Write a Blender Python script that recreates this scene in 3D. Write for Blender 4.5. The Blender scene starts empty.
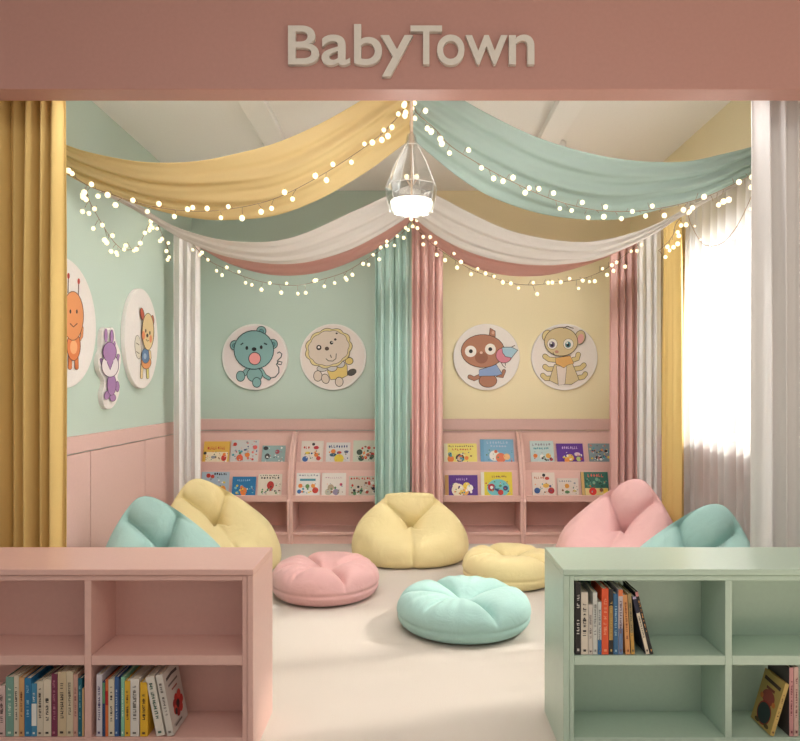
import bpy, math, random
from mathutils import Vector, Matrix
PI = math.pi
S = bpy.context.scene
COL = S.collection

# ------------------------------------------------------------------ camera frame used for measuring
F, VX, VY, EYE = 680.0, 411.5, 387.0, 1.35
def at(px, py, d):
    """point of the room at distance d that is seen at (px, py)"""
    return Vector(((px - VX) * d / F, d, EYE + (VY - py) * d / F))
def on_side(px, py, x):
    """point of a side wall plane X = x seen at (px, py)"""
    s = (px - VX) / x
    return Vector((x, F / s, EYE + (VY - py) / s))

# ------------------------------------------------------------------ materials
def lin(c):
    return tuple((v / 12.92 if v <= 0.04045 else ((v + 0.055) / 1.055) ** 2.4) for v in [x / 255.0 for x in c])
MATS = {}
def wrinkle(m, scale, dist):
    nt = m.node_tree; N = nt.nodes; L = nt.links; b = N['Principled BSDF']
    old = b.inputs['Normal'].links[0].from_socket
    tc = N.new('ShaderNodeTexCoord'); nz = N.new('ShaderNodeTexNoise'); nz.inputs['Scale'].default_value = scale; nz.inputs['Detail'].default_value = 2.5; nz.inputs['Distortion'].default_value = 1.2
    L.new(tc.outputs['Object'], nz.inputs['Vector'])
    bp = N.new('ShaderNodeBump'); bp.inputs['Strength'].default_value = 0.6; bp.inputs['Distance'].default_value = dist
    L.new(nz.outputs['Fac'], bp.inputs['Height']); L.new(old, bp.inputs['Normal']); L.new(bp.outputs['Normal'], b.inputs['Normal'])
def mat(name, rgb, rough=0.6, kind='paint', bump=0.1, scale=60.0, emit=0.0, sheen=0.0, var=0.05, glowthru=0.0):
    if name in MATS: return MATS[name]
    m = bpy.data.materials.new(name); m.use_nodes = True
    nt = m.node_tree; N = nt.nodes; L = nt.links
    b = N['Principled BSDF']
    c = lin(rgb)
    b.inputs['Roughness'].default_value = rough
    tc = N.new('ShaderNodeTexCoord'); nz = N.new('ShaderNodeTexNoise')
    L.new(tc.outputs['Object'], nz.inputs['Vector'])
    nz.inputs['Scale'].default_value = scale
    nz.inputs['Detail'].default_value = 3.0
    mx = N.new('ShaderNodeMix'); mx.data_type = 'RGBA'
    mx.inputs[6].default_value = (*[max(0, v * (1 - var)) for v in c], 1)
    mx.inputs[7].default_value = (*[min(1, v * (1 + var)) for v in c], 1)
    L.new(nz.outputs['Fac'], mx.inputs[0]); L.new(mx.outputs[2], b.inputs['Base Color'])
    if bump:
        bp = N.new('ShaderNodeBump'); bp.inputs['Strength'].default_value = bump
        bp.inputs['Distance'].default_value = 0.004
        L.new(nz.outputs['Fac'], bp.inputs['Height']); L.new(bp.outputs['Normal'], b.inputs['Normal'])
    if sheen:
        b.inputs['Sheen Weight'].default_value = sheen; b.inputs['Sheen Roughness'].default_value = 0.5
    if emit:
        b.inputs['Emission Color'].default_value = (*c, 1); b.inputs['Emission Strength'].default_value = emit
    if kind == 'cloth':
        b.inputs['Specular IOR Level'].default_value = 0.15
    if glowthru:
        tl = N.new('ShaderNodeBsdfTranslucent'); L.new(mx.outputs[2], tl.inputs[0])
        ms = N.new('ShaderNodeMixShader'); ms.inputs[0].default_value = glowthru
        L.new(b.outputs[0], ms.inputs[1]); L.new(tl.outputs[0], ms.inputs[2]); L.new(ms.outputs[0], N['Material Output'].inputs[0])
    MATS[name] = m
    return m
def sheer_mat(name, rgb, clear):
    m = bpy.data.materials.new(name); m.use_nodes = True
    nt = m.node_tree; N = nt.nodes; L = nt.links; N.remove(N['Principled BSDF'])
    out = N['Material Output']
    d = N.new('ShaderNodeBsdfDiffuse'); t = N.new('ShaderNodeBsdfTranslucent'); tr = N.new('ShaderNodeBsdfTransparent')
    d.inputs[0].default_value = t.inputs[0].default_value = (*lin(rgb), 1)
    m1 = N.new('ShaderNodeMixShader'); m2 = N.new('ShaderNodeMixShader')
    m1.inputs[0].default_value = 0.5
    L.new(d.outputs[0], m1.inputs[1]); L.new(t.outputs[0], m1.inputs[2])
    tc = N.new('ShaderNodeTexCoord'); nz = N.new('ShaderNodeTexNoise'); nz.inputs['Scale'].default_value = 40
    L.new(tc.outputs['Object'], nz.inputs['Vector'])
    # gathered cloth: denser and thinner upright bands
    wv = N.new('ShaderNodeTexWave'); wv.wave_type = 'BANDS'; wv.bands_direction = 'Y'; wv.inputs['Scale'].default_value = 2.6
    wv.inputs['Distortion'].default_value = 3.0; wv.inputs['Detail'].default_value = 1.5
    L.new(tc.outputs['Object'], wv.inputs['Vector'])
    mr = N.new('ShaderNodeMapRange'); mr.inputs[3].default_value = clear * 0.35; mr.inputs[4].default_value = clear * 1.5
    L.new(wv.outputs['Fac'], mr.inputs[0]); L.new(mr.outputs[0], m2.inputs[0])
    L.new(m1.outputs[0], m2.inputs[1]); L.new(tr.outputs[0], m2.inputs[2]); L.new(m2.outputs[0], out.inputs[0])
    return m
def glass_mat(name, tint, mixg=0.12, trans=(0.93, 0.93, 0.92)):
    m = bpy.data.materials.new(name); m.use_nodes = True
    nt = m.node_tree; N = nt.nodes; L = nt.links; N.remove(N['Principled BSDF'])
    out = N['Material Output']
    g = N.new('ShaderNodeBsdfGlossy'); g.inputs['Roughness'].default_value = 0.03
    tr = N.new('ShaderNodeBsdfTransparent'); tr.inputs[0].default_value = (*trans, 1)
    lw = N.new('ShaderNodeLayerWeight'); lw.inputs[0].default_value = 0.3
    mr = N.new('ShaderNodeMapRange'); mr.inputs[3].default_value = mixg * 0.4; mr.inputs[4].default_value = mixg * 3.2
    L.new(lw.outputs['Facing'], mr.inputs[0])
    ms = N.new('ShaderNodeMixShader'); L.new(mr.outputs[0], ms.inputs[0])
    L.new(tr.outputs[0], ms.inputs[1]); L.new(g.outputs[0], ms.inputs[2]); L.new(ms.outputs[0], out.inputs[0])
    return m
def colour(rgb):
    return mat('ink_%d_%d_%d' % tuple(rgb), rgb, 0.55, bump=0.0, var=0.03)

PINK = mat('pink_paint', (229, 188, 178), 0.45, bump=0.008)
PINK_WALL = mat('pink_wainscot', (226, 190, 182), 0.55, bump=0.03)
FASCIA = mat('pink_fascia', (192, 143, 132), 0.5, bump=0.04)
PINK_CAB = mat('pink_bookcase_paint', (225, 182, 171), 0.3, bump=0.006)
GREEN_CAB = mat('green_paint', (183, 205, 188), 0.3, bump=0.006)
GREEN_WALL = mat('green_wall_paint', (197, 215, 203), 0.8, bump=0.06, scale=120)
YELLOW_WALL = mat('yellow_wall_paint', (243, 230, 192), 0.8, bump=0.06, scale=120)
CEIL = mat('ceiling_paint', (246, 243, 238), 0.85, bump=0.05, scale=120)
WHITE = mat('white_board', (240, 234, 229), 0.6, bump=0.01)
WHITE_TRIM = mat('white_frame', (238, 236, 232), 0.4, bump=0.02)
CARPET = mat('carpet', (209, 200, 190), 0.95, 'cloth', bump=0.6, scale=260, var=0.09)
C_MUSTARD = mat('mustard_cloth', (230, 199, 130), 0.85, 'cloth', bump=0.25, scale=300)
C_TEAL = mat('sage_cloth', (184, 211, 202), 0.85, 'cloth', bump=0.25, scale=300)
C_WHITE = mat('white_cloth', (240, 237, 235), 0.85, 'cloth', bump=0.25, scale=300)
D_MUSTARD = mat('mustard_drape_cloth', (229, 206, 152), 0.85, 'cloth', bump=0.2, scale=300, glowthru=0.3)
D_TEAL = mat('sage_drape_cloth', (178, 197, 188), 0.85, 'cloth', bump=0.2, scale=300, glowthru=0.3)
D_WHITE = mat('white_drape_cloth', (232, 226, 220), 0.85, 'cloth', bump=0.2, scale=300, glowthru=0.3)
D_PINK = mat('pink_drape_cloth', (226, 182, 174), 0.85, 'cloth', bump=0.2, scale=300, glowthru=0.3)
C_PINK = mat('pink_cloth', (228, 187, 180), 0.85, 'cloth', bump=0.25, scale=300)
SHEER = sheer_mat('sheer_cloth', (214, 212, 210), 0.28)
B_YELLOW = mat('yellow_bag_fabric', (236, 219, 165), 0.85, 'cloth', bump=0.3, scale=240, sheen=0.15)
B_TEAL = mat('aqua_bag_fabric', (172, 209, 203), 0.85, 'cloth', bump=0.3, scale=240, sheen=0.15)
B_PINK = mat('pink_bag_fabric', (231, 184, 182), 0.85, 'cloth', bump=0.3, scale=240, sheen=0.15)
for m_ in (B_YELLOW, B_TEAL, B_PINK): wrinkle(m_, 6.5, 0.014)
PAGES = mat('paper', (236, 228, 208), 0.9, bump=0.2, scale=200)
WIRE = mat('wire', (150, 125, 100), 0.5, bump=0.0)
BULB = mat('lit_bulb', (255, 238, 196), 0.4, bump=0.0, emit=1.0, var=0.0)
GLOW = mat('lit_diffuser', (255, 250, 240), 0.4, bump=0.0, emit=1.6, var=0.0)
BRASS = mat('brushed_metal', (190, 165, 140), 0.35, bump=0.0)
LETTER = mat('letter_enamel', (226, 219, 208), 0.5, bump=0.02)
GLASS = glass_mat('clear_glass', None, 0.2, (0.95, 0.95, 0.94))
EDGE = mat('bevelled_glass_edge', (232, 230, 224), 0.15, bump=0.0)
PANE = glass_mat('window_glass', None, 0.05, (0.97, 0.98, 0.98))

# ------------------------------------------------------------------ mesh builder
class MB:
    def __init__(s): s.v = []; s.f = []; s.mi = []; s.mats = []; s.sm = []
    def m(s, material):
        if material is None: return 0
        if material not in s.mats: s.mats.append(material)
        return s.mats.index(material)
    def face(s, idx, material=None, smooth=False):
        s.f.append(tuple(idx)); s.mi.append(s.m(material)); s.sm.append(smooth)
    def box(s, x0, x1, y0, y1, z0, z1, material=None):
        n = len(s.v)
        s.v += [(x, y, z) for z in (z0, z1) for y in (y0, y1) for x in (x0, x1)]
        for q in ((0, 2, 3, 1), (4, 5, 7, 6), (0, 1, 5, 4), (2, 6, 7, 3), (0, 4, 6, 2), (1, 3, 7, 5)):
            s.face([n + i for i in q], material)
    def prism_x(s, prof, x0, x1, material=None):
        n = len(s.v); k = len(prof)
        s.v += [(x0, y, z) for y, z in prof] + [(x1, y, z) for y, z in prof]
        s.face(range(n, n + k), material); s.face(range(n + 2 * k - 1, n + k - 1, -1), material)
        for i in range(k):
            j = (i + 1) % k; s.face((n + j, n + i, n + k + i, n + k + j), material)
    def tube(s, pts, r, sides=6, material=None):
        pts = [Vector(p) for p in pts]; n0 = len(s.v)
        for i, p in enumerate(pts):
            t = (pts[min(i + 1, len(pts) - 1)] - pts[max(i - 1, 0)]).normalized()
            a = t.cross(Vector((0, 0, 1)))
            if a.length < 0.05: a = t.cross(Vector((1, 0, 0)))
            a.normalize(); b = t.cross(a)
            for k in range(sides):
                w = 2 * PI * k / sides; s.v.append(tuple(p + (a * math.cos(w) + b * math.sin(w)) * r))
        for i in range(len(pts) - 1):
            for k in range(sides):
                j = (k + 1) % sides
                s.face((n0 + i * sides + k, n0 + i * sides + j, n0 + (i + 1) * sides + j, n0 + (i + 1) * sides + k), material, True)
        s.face([n0 + k for k in range(sides)][::-1], material); e = n0 + (len(pts) - 1) * sides
        s.face([e + k for k in range(sides)], material)
    def grid(s, fn, nu, nv, closed=False, material=None, smooth=True):
        n = len(s.v); cu = nu if closed else nu + 1
        for j in range(nv + 1):
            for i in range(cu): s.v.append(tuple(fn(i / nu, j / nv)))
        for j in range(nv):
            for i in range(nu):
                i2 = (i + 1) % cu
                s.face((n + j * cu + i, n + j * cu + i2, n + (j + 1) * cu + i2, n + (j + 1) * cu + i), material, smooth)
    def lathe(s, prof, sides, cx=0, cy=0, material=None, smooth=True, cap=True, rot=0.0):
        n = len(s.v)
        for r, z in prof:
            for k in range(sides):
                w = 2 * PI * k / sides + rot; s.v.append((cx + r * math.cos(w), cy + r * math.sin(w), z))
        for i in range(len(prof) - 1):
            for k in range(sides):
                j = (k + 1) % sides
                s.face((n + i * sides + k, n + i * sides + j, n + (i + 1) * sides + j, n + (i + 1) * sides + k), material, smooth)
        if cap:
            s.face([n + k for k in range(sides)][::-1], material); e = n + (len(prof) - 1) * sides
            s.face([e + k for k in range(sides)], material)
    def ball(s, c, r, seg=10, rings=7, material=None):
        c = Vector(c)
        s.grid(lambda u, v: c + Vector((math.sin(PI * v) * math.cos(2 * PI * u), math.sin(PI * v) * math.sin(2 * PI * u), -math.cos(PI * v))) * r, seg, rings, True, material)
    def build(s, name, material=None, parent=None, origin=None, bevel=0.0, solid=0.0, label=None):
        me = bpy.data.meshes.new(name)
        if parent is not None and origin is None: origin = ORIGIN.get(parent, Vector((0, 0, 0)))
        o0 = Vector(origin) if origin is not None else Vector((0, 0, 0))
        me.from_pydata([tuple(Vector(p) - o0) for p in s.v], [], s.f)
        ml = s.mats if s.mats else [material]
        for q in ml: me.materials.append(q)
        for p, i, sm in zip(me.polygons, s.mi, s.sm): p.material_index = i; p.use_smooth = sm
        me.update()
        o = bpy.data.objects.new(name, me); COL.objects.link(o)
        if parent is not None: o.parent = parent
        else: o.location = o0
        if bevel:
            b = o.modifiers.new('bevel', 'BEVEL'); b.width = bevel; b.segments = 2; b.limit_method = 'ANGLE'
        if solid:
            b = o.modifiers.new('thickness', 'SOLIDIFY'); b.thickness = solid; b.offset = 0
        if label: o['label'] = label
        return o
ORIGIN = {}
def tag(o, label, cat, group=None, kind=None):
    o['label'] = label; o['category'] = cat
    if group: o['group'] = group
    if kind: o['kind'] = kind
    return o
def thing(name, loc, label, cat, group=None, rot=(0, 0, 0), local=False):
    o = bpy.data.objects.new(name, None); COL.objects.link(o); o.empty_display_size = 0.1
    o.location = loc; o.rotation_euler = rot
    tag(o, label, cat, group)
    ORIGIN[o] = Vector((0, 0, 0)) if local else Vector(loc)
    return o
def struct(name, mb, m, bevel=0.0, parent=None):
    o = mb.build(name, m, parent, bevel=bevel)
    if parent is None: o['kind'] = 'structure'
    return o
def spline(keys, t):
    """Catmull-Rom through equally numbered keys (tuples), t in 0..1"""
    n = len(keys) - 1; x = min(max(t, 0), 1) * n; i = min(int(x), n - 1); f = x - i
    p0 = keys[max(i - 1, 0)]; p1 = keys[i]; p2 = keys[i + 1]; p3 = keys[min(i + 2, n)]
    return tuple(0.5 * (2 * b + (c - a) * f + (2 * a - 5 * b + 4 * c - d) * f * f + (3 * b - a - 3 * c + d) * f ** 3) for a, b, c, d in zip(p0, p1, p2, p3))
def smooth(a, b, x):
    t = min(max((x - a) / (b - a), 0), 1); return t * t * (3 - 2 * t)

# ------------------------------------------------------------------ flat artwork (printed pictures) on a face
class Art:
    def __init__(s, fn, normal, lift=0.0006, step=0.00025, unit=1.0):
        s.fn = fn; s.n = Vector(normal).normalized(); s.h = lift; s.st = step; s.mb = MB(); s.u = unit
    def poly(s, pts, c, out=0, oc=(58, 50, 48)):
        if out:
            s.line(list(pts) + [pts[0], pts[1]], out * 2, oc)
        s.h += s.st; n = len(s.mb.v)
        P = [s.fn(x, y) + s.n * s.h for x, y in pts]
        s.mb.v += [tuple(p) for p in P]
        s.mb.face(range(n, n + len(P)), colour(c))
    def ell(s, x, y, rx, ry, c, out=0, rot=0, oc=(58, 50, 48), n=26):
        r = math.radians(rot)
        def ring(a, b):
            return [(x + a * math.cos(w) * math.cos(r) - b * math.sin(w) * math.sin(r), y + a * math.cos(w) * math.sin(r) + b * math.sin(w) * math.cos(r)) for w in [2 * PI * k / n for k in range(n)]]
        if out: s.poly(ring(rx + out, ry + out), oc)
        s.poly(ring(rx, ry), c)
    def line(s, pts, w, c):
        s.h += s.st; n = len(s.mb.v); k = len(pts); q = []
        for i, p in enumerate(pts):
            a = pts[max(i - 1, 0)]; b = pts[min(i + 1, k - 1)]
            dx, dy = b[0] - a[0], b[1] - a[1]; l = math.hypot(dx, dy) or 1
            nx, ny = -dy / l * w / 2, dx / l * w / 2
            q += [(p[0] + nx, p[1] + ny), (p[0] - nx, p[1] - ny)]
        s.mb.v += [tuple(s.fn(x, y) + s.n * s.h) for x, y in q]
        for i in range(k - 1): s.mb.face((n + 2 * i, n + 2 * i + 1, n + 2 * i + 3, n + 2 * i + 2), colour(c))
    def limb(s, pts, w, c, out=5, oc=(58, 50, 48)):
        for p in (pts[0], pts[-1]): s.ell(p[0], p[1], w / 2 + out, w / 2 + out, oc, n=14)
        s.line(pts, w + 2 * out, oc)
        for p in (pts[0], pts[-1]): s.ell(p[0], p[1], w / 2, w / 2, c, n=14)
        s.line(pts, w, c)
    def rect(s, x0, y0, x1, y1, c): s.poly([(x0, y0), (x1, y0), (x1, y1), (x0, y1)], c)

# ================================================================== the setting
CZ = 3.14; XW = 2.0; YB = 6.2; YF = 2.9; ZF = 2.62
b = MB(); b.box(-5, 5, -4, YB + 0.1, -0.1, 0); struct('floor', b, CARPET)
b = MB(); b.box(-XW - 0.12, XW + 0.12, 3.02, YB + 0.12, CZ, CZ + 0.1)
struct('ceiling', b, CEIL)
b = MB(); b.box(-5, 5, -4, YF, 3.4, 3.5); struct('ceiling_hall', b, CEIL)
for i, x in enumerate((-1.06, 0.9)):
    b = MB(); b.box(x, x + 0.16, 3.02, YB, CZ - 0.05, CZ); struct('trim_%d' % (i + 1), b, CEIL, 0.004)
b = MB(); b.box(-XW - 0.12, -XW, 3.02, YB + 0.12, 0, CZ); struct('wall_left', b, GREEN_WALL)
b = MB(); b.box(-XW, 0, YB, YB + 0.12, 0, CZ, GREEN_WALL); b.box(0, XW, YB, YB + 0.12, 0, CZ, YELLOW_WALL); struct('wall_back', b, None)
W0, W1, WZ0, WZ1 = 3.3, 4.82, 1.0, 2.36
b = MB(); b.box(XW, XW + 0.12, 3.02, W0, 0, CZ); b.box(XW, XW + 0.12, W1, YB + 0.12, 0, CZ)
b.box(XW, XW + 0.12, W0, W1, 0, WZ0); b.box(XW, XW + 0.12, W0, W1, WZ1, CZ); struct('wall_right', b, YELLOW_WALL)
b = MB(); b.box(-4, 4, YF, 3.02, ZF, 3.4); b.box(-4, -XW, YF, 3.02, 0, ZF); b.box(XW, 4, YF, 3.02, 0, ZF)
struct('wall_front', b, FASCIA, 0.004)
# window
win = bpy.data.objects.new('window_1', None); COL.objects.link(win); win['kind'] = 'structure'; win.location = (XW + 0.06, (W0 + W1) / 2, WZ0); ORIGIN[win] = Vector(win.location)
b = MB(); t = 0.05
b.box(XW + 0.03, XW + 0.09, W0, W1, WZ0, WZ0 + t); b.box(XW + 0.03, XW + 0.09, W0, W1, WZ1 - t, WZ1)
for y in (W0, (W0 + W1) / 2 - t / 2, W1 - t): b.box(XW + 0.03, XW + 0.09, y, y + t, WZ0 + t, WZ1 - t)
b.build('window_frame', WHITE_TRIM, win, bevel=0.004)
for y0, y1 in ((W0 + t, (W0 + W1) / 2 - t / 2), ((W0 + W1) / 2 + t / 2, W1 - t)):
    b = MB(); b.box(XW + 0.055, XW + 0.063, y0, y1, WZ0 + t, WZ1 - t); b.build('window_pane', PANE, win)
b = MB(); b.box(XW - 0.035, XW + 0.12, W0 - 0.03, W1 + 0.03, WZ0 - 0.025, WZ0); b.build('window_sill', WHITE_TRIM, win, bevel=0.004)
# wainscot: top rail and panels with thin gaps
def wains(name, f, a0, a1, seams, top=1.06, rail=0.96):
    b = MB(); f(b, a0, a1, rail, top, 0.022)
    cuts = [a0] + seams + [a1]
    for p, q in zip(cuts, cuts[1:]): f(b, p + (0.004 if p != a0 else 0), q - (0.004 if q != a1 else 0), 0, rail - 0.007, 0.018)
    struct(name, b, PINK_WALL, 0.002)
wains('trim_3', lambda b, p, q, z0, z1, t: b.box(-XW, -XW + t, p, q, z0, z1), 3.03, YB - 0.03, [3.34, 4.2, 5.06])
wains('trim_4', lambda b, p, q, z0, z1, t: b.box(p, q, YB - t, YB, z0, z1), -XW, XW, [-1.045, 0, 0.96])
wains('trim_5', lambda b, p, q, z0, z1, t: b.box(XW - t, XW, p, q, z0, z1), 3.03, YB - 0.03, [4.0, 5.0], 0.97, 0.87)

# ceiling downlights
for x, lab in ((-1.0, 'round white ceiling downlight above the mustard drape, left of the lamp'), (1.04, 'round white ceiling downlight above the sage drape, right of the lamp')):
    z = CZ - 0.05 if False else CZ
    t_ = thing('ceiling_downlight', (x, 5.0, z - 0.06), lab, 'ceiling light', 'ceiling downlights')
    x_ = x
    b = MB(); b.lathe([(0.075, z - 0.055), (0.09, z - 0.06), (0.095, z - 0.05), (0.095, z - 0.0)], 32, x_, 5.0, cap=True); b.build('trim_ring', WHITE_TRIM, t_)
    b = MB(); b.lathe([(0.072, z - 0.0585), (0.072, z - 0.0555)], 32, x_, 5.0); b.build('lens', GLOW, t_)

# ================================================================== shop sign letters
sign = thing('shop_sign', (0, YF, 2.72), 'raised cream letters reading BabyTown on the pink front beam', 'sign')
def letter(ch, px0, py0, px1, py1):
    cu = bpy.data.curves.new('letter', 'FONT'); cu.body = ch; cu.size = 1.0; cu.offset = 0.010; cu.extrude = 0.5; cu.resolution_u = 8
    tmp = bpy.data.objects.new('tmp', cu); COL.objects.link(tmp)
    dg = bpy.context.evaluated_depsgraph_get(); dg.update()
    me = bpy.data.meshes.new_from_object(tmp.evaluated_get(dg))
    bpy.data.objects.remove(tmp); bpy.data.curves.remove(cu)
    me.name = 'letter'
    xs = [v.co.x for v in me.vertices]; ys = [v.co.y for v in me.vertices]
    a = at(px0, py1, YF - 0.022); c = at(px1, py0, YF - 0.022); o0 = ORIGIN[sign]
    for v in me.vertices:
        u = (v.co.x - min(xs)) / (max(xs) - min(xs)); w = (v.co.y - min(ys)) / (max(ys) - min(ys)); k = v.co.z + 0.5
        v.co = Vector((a.x + u * (c.x - a.x), YF - k * 0.022, a.z + w * (c.z - a.z))) - o0
    me.materials.clear(); me.materials.append(LETTER)
    o = bpy.data.objects.new('letter', me); COL.objects.link(o); o.parent = sign
    o['label'] = 'letter %s' % ch
for L in (('B', 288, 25.4, 319, 64.2), ('a', 321.5, 34.5, 350, 65), ('b', 354, 24, 382, 65), ('y', 380.5, 35, 413, 76.3), ('T', 410.5, 25.4, 442, 64.2), ('o', 437, 34.5, 464.5, 65), ('w', 465.5, 35, 507.5, 64.2), ('n', 509, 34.5, 534.5, 64.2)):
    letter(*L)

# ================================================================== ceiling drapes
def drape(keys, m, label, folds, amp, seed, nm='ceiling_drape'):
    amp *= 0.6
    up = [tuple(at(k[0], k[1], k[3])) for k in keys]; lo = [tuple(at(k[0], k[2], k[4])) for k in keys]
    rnd = random.Random(seed); ph = rnd.random() * 6
    n = len(keys) * 14
    def fn(u, v):
        a = Vector(spline(up, u)); c = Vector(spline(lo, u))
        a2 = Vector(spline(up, min(u + 0.01, 1))); a1 = Vector(spline(up, max(u - 0.01, 0)))
        nrm = (a2 - a1).cross(c - a)
        if nrm.length: nrm.normalize()
        if nrm.y > 0: nrm = -nrm
        wd = (c - a).length
        vv = v + 0.018 * math.sin(5 * u * PI + ph) * math.sin(PI * v)
        A = min(amp, wd * 0.14)
        d = A * (math.sin(2 * PI * folds * vv + ph + 1.2 * math.sin(2.2 * u * PI)) + 0.45 * math.sin(2 * PI * folds * 1.9 * vv + 2 * ph - 2.0 * u)) * math.sin(PI * min(max(v, 0.02), 0.98)) ** 0.5
        d += 0.06 * wd * math.sin(PI * v)
        return a.lerp(c, v) + nrm * d
    b = MB(); b.grid(fn, n, 56)
    mid = Vector(lo[len(lo) // 2])
    o = b.build(nm, m, origin=mid, solid=0.004)
    return tag(o, label, 'ceiling drape', 'ceiling drapes')
Y_KEYS = [(54, 140, 166.5, 3.72, 3.78), (85, 151, 184, 3.72, 3.82), (128, 160, 201, 3.72, 3.9), (160, 162.5, 211, 3.72, 3.96), (195, 161, 218, 3.72, 4.0), (229, 155, 219.5, 3.72, 4.0), (275, 143, 215, 3.72, 4.0), (320, 123.5, 198.5, 3.72, 3.96), (365, 98, 172.5, 3.72, 3.9), (392, 80, 153, 3.72, 3.86), (409.5, 68, 140, 3.72, 3.82)]
T_KEYS = [(412.5, 68, 139, 3.72, 3.82), (430, 80, 154, 3.72, 3.86), (460, 98, 178, 3.72, 3.9), (490, 115, 196, 3.72, 3.96), (535, 136.6, 212, 3.72, 4.0), (580, 151, 219, 3.72, 4.0), (620, 159, 219, 3.72, 4.0), (658, 162, 210, 3.72, 3.96), (690, 161, 202, 3.72, 3.9), (721, 154.5, 190, 3.72, 3.86), (748, 148, 176.6, 3.72, 3.8), (766, 142, 168, 3.72, 3.77)]
drape(Y_KEYS, D_MUSTARD, 'mustard yellow fabric swag across the front left of the ceiling', 3.2, 0.020, 3)
drape(T_KEYS, D_TEAL, 'sage green fabric swag across the front right of the ceiling', 3.4, 0.020, 5)
W_L = [(64, 166, 171, 3.88, 3.88), (100, 187, 191.5, 4.0, 4.02), (138, 205, 211.5, 4.15, 4.2), (160, 219, 225.5, 4.25, 4.3), (184, 230, 240, 4.32, 4.4), (218, 239, 254, 4.38, 4.5), (250, 242, 261, 4.4, 4.55), (280, 240, 264, 4.42, 4.6), (310, 231, 261.5, 4.45, 4.62), (345, 215, 251.5, 4.48, 4.65), (375, 201, 237, 4.5, 4.67), (410.5, 184, 215, 4.5, 4.7)]
W_R = [(412.5, 184, 216, 4.5, 4.7), (438, 196, 236, 4.5, 4.67), (470, 213, 252, 4.48, 4.65), (505, 229, 261.5, 4.45, 4.62), (540, 238, 265, 4.42, 4.6), (574, 242, 263, 4.4, 4.55), (600, 240.5, 258, 4.38, 4.5), (635, 232, 244, 4.32, 4.4), (660, 222, 230.5, 4.25, 4.3), (681, 211, 216.5, 4.15, 4.2), (710, 196, 200, 4.05, 4.07), (752, 174, 178, 3.94, 3.94)]
drape(W_L, D_WHITE, 'white fabric swag behind the mustard one, draped towards the left wall', 2.6, 0.012, 7)
drape(W_R, D_WHITE, 'white fabric swag behind the sage one, draped towards the window wall', 2.6, 0.012, 9)
P_L = [(168, 225, 229, 5.45, 5.5), (182, 232, 238, 5.43, 5.5), (202, 240, 249, 5.4, 5.5), (230, 248, 264, 5.36, 5.5), (265, 250, 274, 5.3, 5.5), (300, 246, 275, 5.3, 5.5), (333, 241, 268.5, 5.3, 5.5), (368, 226, 253.5, 5.34, 5.5), (392, 212, 238.5, 5.36, 5.5), (410.5, 198, 222, 5.38, 5.5)]
P_R = [(413, 198, 222, 5.38, 5.5), (442, 222, 250, 5.36, 5.5), (470, 239, 266, 5.34, 5.5), (505, 247, 275, 5.3, 5.5), (540, 252, 275.5, 5.3, 5.5), (568, 252, 270, 5.33, 5.5), (600, 246, 259.5, 5.36, 5.5), (635, 235, 243, 5.42, 5.5), (655, 225, 229, 5.45, 5.5)]
drape(P_L, D_PINK, 'pink fabric swag at the back above the green wall', 2.2, 0.014, 11)
drape(P_R, D_PINK, 'pink fabric swag at the back above the yellow wall', 2.2, 0.014, 13)

# ================================================================== string lights
bulb_mesh = None
def string_lights(keys, count, label, seed, rb=0.0136, jit=0.042, skip=0.0, near=0.0):
    global bulb_mesh
    rnd = random.Random(seed)
    P = [tuple(at(k[0], k[1], k[2] - near)) for k in keys]
    o0 = P[len(P) // 2]
    t_ = thing('string_lights', o0, label, 'string lights', 'strings of warm bulbs')
    n = len(keys) * 8; path = [Vector(spline(P, i / n)) for i in range(n + 1)]
    b = MB(); b.tube(path, 0.0022, 5)
    spots = []
    for k in range(count):
        t = skip + (1 - skip) * (k + 0.5 + rnd.uniform(-0.28, 0.28)) / count
        p = Vector(spline(P, t)); w = (1 if (k + (rnd.random() < 0.25)) % 2 else -1) * rnd.uniform(0.25, 1.0) * jit
        q = p + Vector((rnd.uniform(-0.5, 0.5) * jit, -0.012, w)); b.tube([p, (p + q) / 2 + Vector((0, -0.004, 0)), q], 0.0016, 4); spots.append(q)
    b.build('wire', WIRE, t_)
    for q in spots:
        if bulb_mesh is None:
            bb = MB(); bb.ball((0, 0, 0), 1.0, 12, 8); o = bb.build('bulb', BULB, t_); bulb_mesh = o.data
        else:
            o = bpy.data.objects.new('bulb', bulb_mesh); COL.objects.link(o); o.parent = t_
        o.location = q - Vector(o0); r = rb * rnd.uniform(0.82, 1.1); o.scale = (r, r, r * 1.06)
    return t_
string_lights([(62, 167, 3.68), (85, 184, 3.72), (108, 193, 3.76), (146, 205, 3.8), (190, 211, 3.84), (230, 209, 3.84), (275, 198.5, 3.84), (320, 176, 3.8), (365, 147, 3.74), (387.5, 128, 3.7), (403, 110, 3.67), (407, 104, 3.67)], 38, 'string of warm bulbs along the front mustard drape', 1, near=0.075)
string_lights([(413.5, 103, 3.67), (417, 113, 3.67), (434, 128, 3.7), (452, 147, 3.72), (488, 169, 3.78), (517, 184, 3.82), (546, 197, 3.84), (575, 206, 3.84), (604, 211, 3.84), (639, 211, 3.82), (672, 206, 3.76), (705, 197, 3.72), (730, 186, 3.7), (752, 175, 3.68)], 38, 'string of warm bulbs along the front sage green drape', 2, near=0.085)
string_lights([(192, 243, 5.4), (207, 259, 5.4), (225, 268.6, 5.4), (248, 278, 5.4), (274, 284, 5.4), (300, 285, 5.4), (324, 279, 5.4), (345, 272, 5.4), (364, 261, 5.4), (378, 252, 5.4), (392, 240.5, 5.4), (404, 231, 5.4), (410.5, 219, 5.4)], 36, 'string of warm bulbs under the pink drape by the green wall', 3, jit=0.048)
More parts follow.
